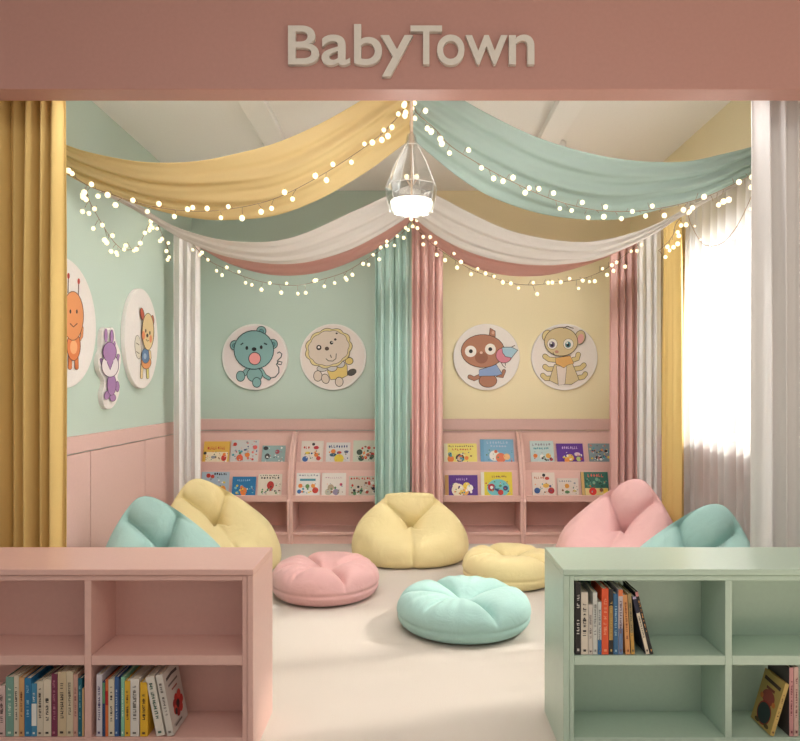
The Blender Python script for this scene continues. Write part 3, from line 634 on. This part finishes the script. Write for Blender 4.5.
DB(322, 346, 473, 1, (230, 222, 214), 'white picture book with grey creatures and one pink dot, lower row', cv(0, ('t', 0.76, 0.14, 0.86, 0.06, (196, 160, 170), 19, 8), ('e', 0.8, 0.48, 0.06, (206, 80, 110)), ('e', 0.38, 0.35, 0.13, (176, 160, 136)), ('e', 0.28, 0.14, 0.14, (190, 190, 170)), ('e', 0.6, 0.14, 0.13, (150, 140, 170)), ('b', 20, 8, [GRY, GRN, BRN], 0.1, 0.8, 0.03, 0.45, 0.02, 0.05)))
DB(349, 378, 476, 1, (206, 196, 180), 'beige picture book with red lettering next to sage curtain, lower row', cv(0, ('t', 0.82, 0.05, 0.98, 0.11, RED, 21, 10), ('b', 22, 26, [RED, GRN, WHT, BLK, BRN, (120, 170, 140)], 0.03, 0.97, 0.03, 0.72, 0.02, 0.06)))
DB(444, 477, 444, 0, (236, 222, 120), 'pale yellow picture book with a dark-haired monkey face, top row', cv(0, ('t', 0.84, 0.14, 0.92, 0.06, (120, 80, 60), 23, 12), ('t', 0.68, 0.25, 0.85, 0.08, (206, 110, 60), 24, 8), ('e', 0.48, 0.32, 0.13, (60, 46, 42)), ('e', 0.48, 0.3, 0.08, (220, 190, 160)), ('e', 0.18, 0.5, 0.06, TEA), ('e', 0.2, 0.28, 0.1, ORG), ('e', 0.68, 0.32, 0.06, ORG), ('b', 25, 6, [ORG, BRN, TEA], 0.1, 0.9, 0.1, 0.5, 0.02, 0.05)), spine=(236, 230, 200))
DB(480.5, 514, 440, 0, (128, 180, 212), 'wide sky blue picture book with a white and orange fox, top row', cv(0, ('t', 0.82, 0.2, 0.85, 0.1, (176, 200, 226), 26, 8), ('t', 0.7, 0.3, 0.8, 0.07, (176, 200, 226), 27, 6), ('e', 0.42, 0.36, 0.16, WHT), ('e', 0.6, 0.28, 0.15, (226, 120, 84)), ('e', 0.78, 0.32, 0.1, (240, 190, 130)), ('e', 0.46, 0.52, 0.05, (226, 120, 84))), spine=(110, 166, 204))
DB(445, 477.5, 475, 1, (92, 48, 140), 'purple picture book with white bears and tan spine, lower row', cv(0, ('t', 0.74, 0.34, 0.7, 0.11, (190, 160, 220), 28, 6), ('e', 0.4, 0.25, 0.2, (236, 226, 200)), ('e', 0.33, 0.45, 0.1, (236, 226, 200)), ('e', 0.66, 0.46, 0.11, YEL), ('e', 0.76, 0.36, 0.1, WHT), ('e', 0.62, 0.16, 0.1, (236, 180, 90)), ('b', 29, 8, [WHT, YEL, (70, 30, 110)], 0.15, 0.95, 0.05, 0.5, 0.02, 0.05)), spine=(196, 150, 90))
DB(480.7, 512, 472, 1, (224, 206, 60), 'bright yellow picture book with aqua pond and white spine, lower row', cv(0, ('e', 0.55, 0.3, 0.36, (116, 196, 200), 0.8), ('t', 0.76, 0.36, 0.84, 0.08, BRN, 30, 8), ('e', 0.34, 0.33, 0.12, (176, 40, 60)), ('e', 0.34, 0.33, 0.05, WHT), ('e', 0.78, 0.3, 0.08, NAV), ('e', 0.62, 0.12, 0.09, RED), ('b', 31, 10, [(50, 130, 160), NAV, GRN], 0.3, 0.9, 0.1, 0.55, 0.02, 0.05)), spine=(232, 228, 216))
DB(530.5, 554, 441.5, 0, (196, 216, 216), 'pale aqua picture book with animal row, first in far right rack, top row', cv(0, ('t', 0.8, 0.1, 0.9, 0.1, GRY, 32, 7), ('t', 0.64, 0.14, 0.8, 0.09, (44, 146, 160), 33, 9), ('e', 0.2, 0.38, 0.09, ORG), ('e', 0.48, 0.35, 0.09, WHT), ('e', 0.5, 0.28, 0.05, BLK), ('e', 0.75, 0.38, 0.11, (226, 170, 80)), ('e', 0.86, 0.24, 0.08, (170, 60, 80)), ('b', 34, 6, [BLK, GRN, BRN], 0.1, 0.9, 0.15, 0.4, 0.02, 0.05)))
DB(557, 583.5, 444, 0, (96, 46, 148), 'purple picture book with orange and white animals, top row', cv(0, ('t', 0.74, 0.2, 0.82, 0.12, (206, 180, 226), 35, 8), ('e', 0.48, 0.34, 0.14, (236, 190, 90)), ('e', 0.36, 0.22, 0.1, (236, 150, 70)), ('e', 0.76, 0.5, 0.12, (226, 200, 210), 0.6), ('e', 0.8, 0.28, 0.09, (190, 210, 130)), ('b', 36, 8, [RED, WHT, YEL], 0.2, 0.95, 0.15, 0.5, 0.02, 0.05)))
DB(589, 612, 444, 0, (130, 150, 156), 'dark grey-blue busy picture book next to pink corner curtain, top row', cv(0, ('b', 37, 40, [BLK, (60, 80, 96), TEA, ORG, WHT, YEL, (196, 120, 110)], 0.03, 0.97, 0.15, 0.97, 0.02, 0.07)))
DB(532, 554.7, 472.5, 1, (228, 214, 202), 'cream picture book with red and blue wheels, far right rack, lower row', cv(0, ('t', 0.72, 0.08, 0.55, 0.1, (196, 130, 110), 38, 5), ('e', 0.52, 0.88, 0.07, BLK), ('e', 0.66, 0.74, 0.1, RED, 0.7), ('e', 0.2, 0.2, 0.13, (56, 96, 160)), ('e', 0.82, 0.2, 0.14, (176, 50, 60)), ('e', 0.6, 0.42, 0.14, (226, 180, 80), 0.7), ('b', 39, 7, mix, 0.1, 0.9, 0.2, 0.6, 0.02, 0.05)))
DB(557, 578, 478, 1, (222, 210, 200), 'small cream picture book with one orange ball, far right rack, lower row', cv(0, ('t', 0.78, 0.1, 0.7, 0.1, GRY, 40, 6), ('e', 0.45, 0.54, 0.11, (216, 150, 60)), ('e', 0.82, 0.7, 0.05, GRY), ('e', 0.45, 0.18, 0.12, GRN, 0.6), ('e', 0.8, 0.25, 0.09, (206, 190, 130), 0.6), ('e', 0.24, 0.28, 0.05, BRN)))
DB(581, 608, 472, 1, (50, 112, 98), 'dark green picture book with red lettering and tan spine, lower row', cv(0, ('t', 0.78, 0.25, 0.85, 0.13, (226, 110, 96), 41, 6), ('b', 42, 22, [(120, 176, 150), (34, 84, 74), (90, 150, 130)], 0.14, 0.96, 0.34, 0.75, 0.02, 0.06), ('r', 0.12, 0.0, 0.97, 0.3, (228, 206, 140)), ('e', 0.4, 0.16, 0.14, (214, 50, 44)), ('e', 0.88, 0.16, 0.1, YEL), ('e', 0.72, 0.22, 0.07, BRN)), spine=(214, 176, 110))

# ================================================================== low bookcases
def bookcase(x0, x1, m, label, flip):
    yf, yb = 2.478, 2.825; H = 0.685; T = 0.022
    t_ = thing('bookcase', ((x0 + x1) / 2, yf, 0), label, 'bookcase', 'low bookcases')
    b = MB(); b.box(x0, x1, yf, yb, H - T, H); b.build('top_panel', m, t_, bevel=0.003)
    for a in (x0, x1 - T):
        b = MB(); b.box(a, a + T, yf, yb, 0, H - T - 0.0005); b.build('side_panel', m, t_, bevel=0.003)
    i0, i1 = x0 + T + 0.0015, x1 - T - 0.0015; q = 0.018; y1 = yf + 0.008; bk = yf + 0.215
    zt = H - T - 0.002; z_sh = 0.368; z_b = 0.068
    b = MB(); b.box(i0, i0 + q, y1, bk, 0, zt); b.box(i1 - q, i1, y1, bk, 0, zt); b.box(i0 + q, i1 - q, y1, bk, zt - 0.019, zt); b.build('inner_frame', m, t_, bevel=0.002)
    b = MB(); b.box(i0 + q, i1 - q, y1, bk, z_b - 0.02, z_b); b.build('bottom_shelf', m, t_, bevel=0.002)
    b = MB(); b.box(i0 + q, i1 - q, y1 + 0.012, y1 + 0.03, 0, z_b - 0.02); b.build('kickboard', m, t_)
    mid = (x0 + x1) / 2
    b = MB(); b.box(mid - 0.0125, mid + 0.0125, y1, bk, z_b, zt - 0.019); b.build('divider', m, t_, bevel=0.002)
    for a, c in ((i0 + q, mid - 0.0125), (mid + 0.0125, i1 - q)):
        b = MB(); b.box(a, c, y1, bk, z_sh - 0.036, z_sh); b.build('shelf', m, t_, bevel=0.003)
    b = MB(); b.box(x0 + T, x1 - T, bk, yb, 0, H - T); b.build('back_panel', m, t_)
    return mid
bookcase(-0.577 - 1.213, -0.577, PINK_CAB, 'low pink bookcase with four compartments at front left', False)
bookcase(0.553, 0.553 + 1.213, GREEN_CAB, 'low sage green bookcase with four compartments at front right', True)

SC = F / 2.49
def spine_book(px0, px1, py_top, zb, bg, label, ink=None, lean=0.0, depth=0.15, seed=0, bands=(), side=None, group='', y=2.492, solidink=0.5, px_base=None):
    w = (px1 - px0) / SC - 0.0008; h = EYE + (VY - py_top) / SC - zb
    if lean: h = h / math.cos(lean) * 0.99
    x0 = (px0 - VX) / SC
    rx = x0 if lean >= 0 else x0
    dz = abs(math.sin(lean)) * w if lean > 0 else 0
    t_ = thing('book', (rx, y, zb + 0.0006 + dz), label, 'book', group, rot=(0, lean, 0), local=True)
    cm = colour(bg); th = 0.0022
    b = MB(); b.box(0, th, 0, depth, 0, h); b.box(w - th, w, 0, depth, 0, h); b.box(th, w - th, 0, 0.003, 0, h); b.build('cover', cm, t_)
    b = MB(); b.box(th, w - th, 0.0032, depth - 0.004, 0.003, h - 0.004); b.build('pages', PAGES, t_)
    A = Art(lambda u, v: Vector((u * w, 0, v * h)), (0, -1, 0), lift=0.0002, step=0.0001)
    for (v0, v1, c) in bands: A.rect(0.02, v0, 0.98, v1, c)
    if ink:
        r = random.Random(seed); v = r.uniform(0.26, 0.34); top = r.uniform(0.8, 0.9); wd = 0.42 * solidink * 2
        while v < top:
            k = r.uniform(0.018, 0.045)
            if r.random() < 0.82:
                a = 0.5 - wd / 2 * r.uniform(0.7, 1.0); c = 0.5 + wd / 2 * r.uniform(0.7, 1.0)
                A.rect(a, v, c, v + k * 0.35, ink)
                if r.random() < 0.7: A.rect(a if r.random() < 0.5 else c - 0.12, v, (a + 0.12) if r.random() < 0.5 else c, v + k * 0.85, ink)
            v += k
        A.rect(0.3, 0.05, 0.7, 0.085, ink)
    if A.mb.f: A.mb.build('spine_print', None, t_)
    if side: side(t_, w, h, depth)
ZL = 0.069; gl = 'books in the left compartment of the pink bookcase'; gr = 'books in the right compartment of the pink bookcase'
def yv(v): return 640 + v / 4.0     # crop row to picture row
LB = [(-2, 5, 185, (214, 184, 178), (90, 60, 60), 'pinkish book at the left end, half out of view, left compartment of pink bookcase'),
 (5.5, 13.5, 150, (120, 160, 146), (206, 222, 206), 'mottled sea-green book in left compartment of pink bookcase'),
 (13.7, 18.6, 145, (218, 206, 184), (60, 54, 50), 'cream book with black lettering beside the sea-green book'),
 (18.8, 24.0, 152, (214, 164, 110), (120, 70, 40), 'tan orange book between a cream and a blue book'),
 (24.3, 31.0, 155, (40, 118, 166), (140, 190, 214), 'taller blue book in left compartment of pink bookcase'),
 (31.2, 36.6, 176, (70, 140, 176), (230, 232, 226), 'short blue book with a white patch, left compartment of pink bookcase'),
 (36.8, 43.0, 168, (212, 200, 180), (90, 80, 72), 'cream book right of the short blue book, left compartment'),
 (43.2, 51.0, 160, (222, 208, 186), (50, 46, 44), 'wide cream book with black lettering beside the maroon book'),
 (51.2, 57.2, 138, (120, 48, 76), (176, 110, 130), 'maroon book in left compartment of pink bookcase'),
 (57.5, 66.0, 130, (206, 184, 150), (64, 54, 48), 'thick beige book with dark lettering right of the maroon book'),
 (66.2, 72.8, 128, (212, 196, 168), (120, 106, 90), 'tallest pale beige book, second right of the maroon book'),
 (73.0, 77.6, 140, (204, 160, 144), (150, 100, 90), 'slim pinkish book left of the dark teal book'),
 (77.8, 81.8, 156, (28, 98, 116), (120, 170, 180), 'slim dark teal book near the divider, left compartment'),
 (82.0, 83.6, 196, (214, 180, 130), None, 'very thin tan book touching the divider, left compartment')]
for i, (a, c, t, bg, ink, lab) in enumerate(LB):
    spine_book(a, c, yv(t), ZL, bg, lab, ink, 0, 0.15, 100 + i, group=gl, bands=([(0.2, 0.62, (232, 232, 226))] if i == 5 else []))
RB = [(96.3, 102.0, 140, (214, 206, 212), (90, 80, 120), 'white-lavender book at the divider, right compartment of pink bookcase', []),
 (102.2, 105.0, 168, (44, 70, 110), None, 'thin dark blue and green book, right compartment of pink bookcase', [(0.6, 0.98, (96, 150, 110))]),
 (105.2, 108.0, 160, (214, 110, 60), None, 'thin orange book with red top, right compartment of pink bookcase', [(0.55, 0.8, (190, 40, 36))]),
 (108.2, 114.2, 160, (222, 210, 186), (70, 62, 58), 'cream book with dark lettering, right compartment of pink bookcase', []),
 (114.4, 118.6, 150, (60, 96, 150), (170, 190, 210), 'mid-blue slim book, right compartment of pink bookcase', []),
 (118.8, 120.6, 158, (34, 60, 96), None, 'thin navy book left of the mint book, pink bookcase', []),
 (120.8, 124.4, 150, (136, 196, 166), (230, 236, 226), 'slim mint green book, right compartment of pink bookcase', []),
 (124.6, 130.0, 166, (226, 180, 56), (120, 80, 30), 'yellow book left of a plain white book, pink bookcase', []),
 (130.2, 139.0, 158, (224, 218, 210), (120, 112, 104), 'upright plain white book between two yellow books', []),
 (140.0, 147.6, 172, (230, 180, 48), (70, 50, 30), 'bold yellow book with black sides beside the leaning white book', [])]
for i, (a, c, t, bg, ink, lab, bands) in enumerate(RB):
    spine_book(a, c, yv(t), ZL, bg, lab, ink, 0, 0.15, 200 + i, bands=bands, group=gr)
def flower_side(t_, w, h, dp):
    A = Art(lambda u, v: Vector((w, u * dp, v * h)), (1, 0, 0), lift=0.0003, step=0.00012)
    A.rect(0.0, 0.0, 1.0, 1.0, (206, 198, 190))
    A.line([(0.15, 0.86), (0.5, 0.88), (0.85, 0.86)], 0.05, (60, 56, 56)); A.line([(0.2, 0.74), (0.8, 0.74)], 0.035, (110, 104, 100)); A.line([(0.35, 0.64), (0.7, 0.64)], 0.03, (150, 80, 70))
    r = random.Random(4)
    for k in range(16):
        w_ = k * 0.9; q = 0.05 + 0.012 * k
        A.ell(0.52 + q * 1.1 * math.cos(w_), 0.36 + q * 0.65 * math.sin(w_), 0.12, 0.075, r.choice([(188, 44, 40), (150, 30, 34), (206, 70, 56)]), n=10)
    A.ell(0.52, 0.36, 0.1, 0.07, (52, 26, 30)); A.ell(0.35, 0.28, 0.07, 0.05, (60, 46, 50)); A.line([(0.15, 0.1), (0.6, 0.1)], 0.03, (120, 112, 106))
    A.mb.build('cover_picture', None, t_)
# two books leaning to the left against the upright ones
spine_book(156.5, 165.0, yv(150), ZL, (226, 218, 206), 'white book with green lettering leaning left beside the yellow one', (60, 96, 80), -0.19, 0.15, 301, group=gr)
spine_book(167.2, 174.1, yv(142), ZL, (214, 206, 196), 'pale book with a red flower cover leaning against the white one', (120, 110, 104), -0.193, 0.155, 302, side=flower_side, group=gr)
# green bookcase, upper left compartment
ZU = 0.369; gg = 'books in the green bookcase'
def gx(v): return 565 + v / 7.8
def gy(v): return 570 + v / 7.8
GB = [(82, 126, 100, (26, 24, 26), (200, 196, 190), 'tall black book at the left end of the green bookcase', []),
 (127, 182, 178, (214, 204, 188), (40, 36, 36), 'wide cream book with bold black lettering in green bookcase', []),
 (184, 218, 272, (206, 198, 188), (100, 90, 84), 'shorter off-white book right of the wide cream book', []),
 (220, 254, 178, (204, 206, 200), (120, 124, 120), 'tall pale grey book in the green bookcase', []),
 (256, 287, 252, (200, 202, 196), (110, 116, 120), 'pale book with a blue foot left of the orange-red book', [(0.0, 0.28, (30, 100, 150))]),
 (289, 342, 148, (222, 86, 44), (236, 150, 110), 'bright orange-red book in the green bookcase', []),
 (344, 378, 150, (34, 32, 32), (190, 160, 90), 'black book with gold lettering right of the orange-red book', [(0.22, 0.74, (172, 136, 72))]),
 (380, 416, 188, (52, 102, 142), (150, 186, 206), 'blue book in the green bookcase', []),
 (418, 454, 156, (196, 186, 190), (110, 90, 100), 'pale book with orange top and blue foot, green bookcase', [(0.0, 0.4, (96, 120, 160)), (0.9, 1.0, (220, 120, 70))])]
for i, (a, c, t, bg, ink, lab, bands) in enumerate(GB):
    spine_book(gx(a), gx(c), gy(t), ZU, bg, lab, ink, 0, 0.15, 400 + i, bands=bands, group=gg, solidink=0.62)
spine_book(gx(475), gx(512), gy(195), ZU, (212, 150, 92), 'tan orange book leaning slightly left in green bookcase', (130, 70, 40), -0.05, 0.15, 420, group=gg)
spine_book(gx(519), gx(548), gy(185), ZU, (160, 140, 96), 'slim olive book with mustard foot leaning beside the tan one', (90, 80, 60), -0.06, 0.15, 421, bands=[(0.0, 0.36, (196, 150, 70))], group=gg)
spine_book(gx(634), gx(664), gy(210), ZU, (32, 34, 60), 'cream-spined book with navy top leaning left in green bookcase', (80, 70, 60), -0.235, 0.15, 422, bands=[(0.0, 0.72, (222, 208, 186)), (0.96, 1.0, (170, 160, 190))], group=gg)
spine_book(gx(670), gx(694), gy(172), ZU, (28, 26, 28), 'black book with pink top, rightmost leaning in green bookcase', (206, 150, 90), -0.246, 0.15, 423, bands=[(0.93, 1.0, (206, 140, 140))], group=gg)
# green bookcase, lower right compartment
def olive_side(t_, w, h, dp):
    A = Art(lambda u, v: Vector((0, (1 - u) * dp, v * h)), (-1, 0, 0), lift=0.0003, step=0.00012)
    A.rect(0, 0, 1, 1, (186, 160, 92)); A.line([(0.1, 0.86), (0.9, 0.84)], 0.07, (70, 50, 44)); A.line([(0.3, 0.72), (0.7, 0.72)], 0.05, (120, 60, 50))
    A.ell(0.5, 0.56, 0.3, 0.14, (150, 70, 60)); A.ell(0.5, 0.26, 0.3, 0.19, (40, 56, 58), 0.03, oc=(150, 50, 44)); A.ell(0.2, 0.52, 0.08, 0.05, (206, 120, 60)); A.ell(0.8, 0.5, 0.08, 0.05, (206, 120, 60)); A.ell(0.3, 0.07, 0.12, 0.04, (90, 70, 40)); A.ell(0.75, 0.08, 0.12, 0.04, (90, 70, 40))
    A.mb.build('cover_picture', None, t_)
spine_book(770.2, 774.5, yv(118) + 15, ZL, (196, 166, 96), 'olive picture book leaning right in lower right of green bookcase', (110, 80, 50), 0.29, 0.14, 501, side=olive_side, group=gg)
spine_book(789.5, 794.0, yv(112), ZL, (70, 66, 66), 'pink-spined dark book behind the leaning olive book', (120, 60, 70), 0.0, 0.15, 502, bands=[(0.0, 1.0, (200, 142, 142))], group=gg)
spine_book(794.4, 799.0, yv(110), ZL, (206, 170, 160), 'pale pink book at the right picture edge, green bookcase', (120, 70, 70), 0.0, 0.15, 503, group=gg)

# ================================================================== beanbags and floor poufs
def seg_d(px, pz, a, c):
    dx, dz = c[0] - a[0], c[1] - a[1]; t = max(0, min(1, ((px - a[0]) * dx + (pz - a[1]) * dz) / (dx * dx + dz * dz)))
    return math.hypot(px - a[0] - t * dx, pz - a[1] - t * dz), t
def beanbag(x, y, R, H, m, label, rz, lean, seed, ridge=0.3, top=0.42, ysc=1.0, side=0.0):
    sh = top < 0.3
    prof = [(0.0, 0.0), (0.5, 0.0), (0.82, 0.005), (0.95, 0.06), (1.0, 0.19), (0.98, 0.36), (0.91, 0.50) if sh else (0.91, 0.52), (0.73, 0.66) if sh else (0.78, 0.67), (0.48, 0.82) if sh else (0.60, 0.81), (0.26, 0.935) if sh else (0.30 + 0.4 * top, 0.92), (0.12, 0.985) if sh else (0.05 + 0.9 * top, 0.98), (0.0, 1.0)]
    rnd = random.Random(seed); p1 = rnd.random() * 6; p2 = rnd.random() * 6
    hub = (0.02, 0.58)
    creases = [((hub), (-0.40, 0.86)), ((hub), (0.44, 0.86)), ((hub), (0.03, 0.0)), ((hub), (0.0, 0.99))]
    wts = [1.0, 1.0, 0.55, 0.0]
    def fn(u, v):
        r, z = spline(prof, v); r = max(r, 0); th = 2 * PI * u
        cx, cy = math.cos(th), math.sin(th)
        sq = 1 - 0.82 * smooth(0.40, 1.02, z)               # the crown is a ridge across
        X, Y, Z = r * cx, r * cy * sq, z
        fr = smooth(0.15, -0.45, cy)                       # faces the sitter
        dent = fr * math.exp(-((X - 0.0) / 0.55) ** 2 - ((Z - 0.60) / 0.20) ** 2)
        Y += 0.34 * dent
        Z -= 0.10 * dent
        inn = 0.0
        for (a, c), w in zip(creases, wts):
            d, t = seg_d(X, Z, a, c)
            inn += fr * w * (0.26 * math.exp(-d / 0.035) + 0.10 * math.exp(-(d / 0.13) ** 2)) * (1 - 0.4 * t)
        # seams at sides and back
        for s0 in (0.02, PI * 0.98, PI * 0.5):
            dd = (th - s0 + PI) % (2 * PI) - PI
            inn += 0.02 * math.exp(-(dd * max(r, 0.2) / 0.03) ** 2) * smooth(0.05, 0.2, v)
        wr = 0.010 * math.sin(9 * th + 5 * Z + p1) * smooth(0.0, 0.3, Z) * (1 - Z) + 0.007 * math.sin(17 * th - 9 * Z + p2) * math.exp(-((Z - 0.5) / 0.3) ** 2)
        k = 1 - 0.25 * inn + wr * smooth(0, 0.15, Z)
        X *= k; Y = Y * k + inn * 0.75
        if Z > 0.5: Z -= inn * 0.3
        Y += lean * max(Z, 0) ** 1.6; X += side * max(Z, 0) ** 1.5
        return Vector((X * R, Y * R * ysc, Z * H + 0.001))
    b = MB(); b.grid(fn, 220, 130, True)
    b.v = [tuple(p) for p in b.v]
    o = b.build('beanbag', m); o.location = (x, y, 0.001); o.rotation_euler = (0, 0, rz)
    tag(o, label, 'beanbag', 'beanbags')
    return o
beanbag(-0.012, 5.30, 0.455, 0.51, B_YELLOW, 'yellow beanbag in the middle in front of the back curtains', 0.04, 0.36, 1, 0.35, 0.36, 0.72)
beanbag(-1.38, 5.06, 0.42, 0.66, B_YELLOW, 'tall yellow beanbag at the back left by the white curtain', 0.55, 0.40, 2, 0.3, 0.17, 1.0, -0.42)
beanbag(-1.44, 4.12, 0.375, 0.68, B_TEAL, 'aqua beanbag behind the pink bookcase by the left wall', 0.50, 0.36, 3, 0.3, 0.15, 1.0, -0.40)
beanbag(1.39, 4.74, 0.41, 0.70, B_PINK, 'pink beanbag in front of the mustard window curtain', -0.55, 0.40, 4, 0.3, 0.17, 1.0, 0.34)
beanbag(1.45, 3.72, 0.38, 0.705, B_TEAL, 'aqua beanbag behind the green bookcase under the window', -0.50, 0.36, 5, 0.3, 0.15, 1.0, 0.5)

def pouf(x, y, R, H, m, label, cre, seed):
    prof = [(0.0, 0.0), (0.55, 0.0), (0.84, 0.02), (0.965, 0.18), (1.0, 0.44), (0.965, 0.72), (0.85, 0.92), (0.67, 1.0), (0.46, 0.985), (0.27, 0.90), (0.12, 0.74), (0.0, 0.64)]
    rnd = random.Random(seed); p1 = rnd.random() * 6
    def fn(u, v):
        r, z = spline(prof, v); r = max(r, 0); th = 2 * PI * u
        top = smooth(0.3, 0.62, v)
        g = 0.0; puff = 0.0
        for a, w in cre:
            dd = (th - math.radians(a) + PI) % (2 * PI) - PI
            q = abs(dd) * max(r, 0.05)
            g += w * (0.22 * math.exp(-q / 0.032) + 0.08 * math.exp(-(q / 0.13) ** 2))
        g *= smooth(0.02, 0.5, r) * top * (0.5 + 0.5 * smooth(1.05, 0.7, r))
        seam = 0.022 * math.exp(-((z - 0.36) / 0.05) ** 2) * (1 if v < 0.55 else 0)
        wr = 0.016 * math.sin(23 * th + p1 + 2 * math.sin(3 * th)) * math.exp(-((r - 0.72) / 0.28) ** 2) * top * (0.5 + 0.5 * math.sin(2 * th + p1))
        k = 1 - 0.45 * g - seam + wr * 0.5
        return Vector((r * k * math.cos(th) * R, r * k * math.sin(th) * R, max(z - 1.75 * g + wr, 0) * H + 0.001))
    b = MB(); b.grid(fn, 260, 110, True)
    o = b.build('floor_pouf', m); o.location = (x, y, 0.001)
    return tag(o, label, 'pouf', 'round floor poufs')
pouf(-0.562, 4.45, 0.350, 0.215, B_PINK, 'round pink floor pouf beside the pink bookcase', ((125, 1.0), (20, 0.9), (-62, 1.0), (200, 0.25), (-120, 0.2)), 1)
pouf(0.296, 3.87, 0.380, 0.200, B_TEAL, 'round aqua floor pouf in the middle of the carpet', ((118, 1.0), (28, 0.9), (-66, 1.0), (172, 0.6), (-130, 0.25)), 2)
pouf(0.68, 4.74, 0.325, 0.212, B_YELLOW, 'round yellow floor pouf partly behind the green bookcase', ((118, 1.0), (30, 0.9), (-40, 0.9), (190, 0.5)), 3)

# ================================================================== light
W = bpy.data.worlds.new('World'); S.world = W; W.use_nodes = True
bg = W.node_tree.nodes['Background']; bg.inputs[0].default_value = (1.0, 0.98, 0.96, 1); bg.inputs[1].default_value = 0.31
def area(name, loc, target, sx, sy, power, col):
    l = bpy.data.lights.new(name, 'AREA'); l.shape = 'RECTANGLE'; l.size = sx; l.size_y = sy; l.energy = power; l.color = col
    o = bpy.data.objects.new(name, l); COL.objects.link(o); o.location = loc
    o.rotation_euler = (Vector(target) - Vector(loc)).to_track_quat('-Z', 'Y').to_euler(); return o
area('hall_ceiling_lamp', (0, 0.6, 3.36), (0, 1.6, 0), 3.6, 1.2, 30, (1, 0.98, 0.95))
area('beam_fill_light', (0, 3.05, 2.64), (0, 6.2, 1.0), 3.0, 0.12, 9, (1, 0.98, 0.95))  # added fill light hidden behind the front beam, brightens the drapes
area('window_daylight', (2.9, 4.06, 2.0), (0, 4.3, 1.2), 2.2, 2.0, 120, (0.98, 0.99, 1.0))
def point(name, loc, power, col, r):
    l = bpy.data.lights.new(name, 'POINT'); l.energy = power; l.color = col; l.shadow_soft_size = r
    o = bpy.data.objects.new(name, l); COL.objects.link(o); o.location = loc
point('pendant_glow', (PX, PY, 2.20), 12, (1, 0.965, 0.92), 0.11)
for x, y, e in ((-1.0, 5.0, 34), (1.04, 5.0, 36), (-1.0, 3.55, 11), (1.04, 3.55, 11)):  # rear pair are the downlights; front pair is added fill without fixtures
    q = bpy.data.lights.new('downlight_and_fill_beam', 'SPOT'); q.energy = e; q.color = (1, 0.975, 0.94); q.shadow_soft_size = 0.07; q.spot_size = math.radians(150); q.spot_blend = 0.5
    qo = bpy.data.objects.new('downlight_and_fill_beam', q); COL.objects.link(qo); qo.location = (x, y, CZ - 0.075)
pd = bpy.data.lights.new('pendant_downlight', 'SPOT'); pd.energy = 29; pd.color = (1, 0.975, 0.94); pd.shadow_soft_size = 0.1; pd.spot_size = math.radians(168); pd.spot_blend = 0.12
po = bpy.data.objects.new('pendant_downlight', pd); COL.objects.link(po); po.location = (PX, PY, 2.235)
sl = bpy.data.lights.new('sun', 'SUN'); sl.energy = 7.0; sl.angle = math.radians(3.0); sl.color = (1, 0.93, 0.82)
so = bpy.data.objects.new('sun', sl); COL.objects.link(so)
so.rotation_euler = Vector((-1.0, -0.3, -0.8)).to_track_quat('-Z', 'Y').to_euler()

# ================================================================== camera
cd = bpy.data.cameras.new('camera'); cam = bpy.data.objects.new('camera', cd); COL.objects.link(cam)
cam.location = (0, 0, EYE); cam.rotation_euler = (PI / 2, 0, 0)
cd.sensor_fit = 'HORIZONTAL'; cd.sensor_width = 36.0; cd.lens = F / 800 * 36.0
cd.shift_x = -(VX - 400) / 800; cd.shift_y = (VY - 370.5) / 800
cd.clip_start = 0.05; cd.clip_end = 60
S.camera = cam
S.view_settings.view_transform = 'Standard'; S.view_settings.look = 'None'
S.view_settings.exposure = 0.31; S.view_settings.gamma = 1.0; S.view_settings.use_curve_mapping = False
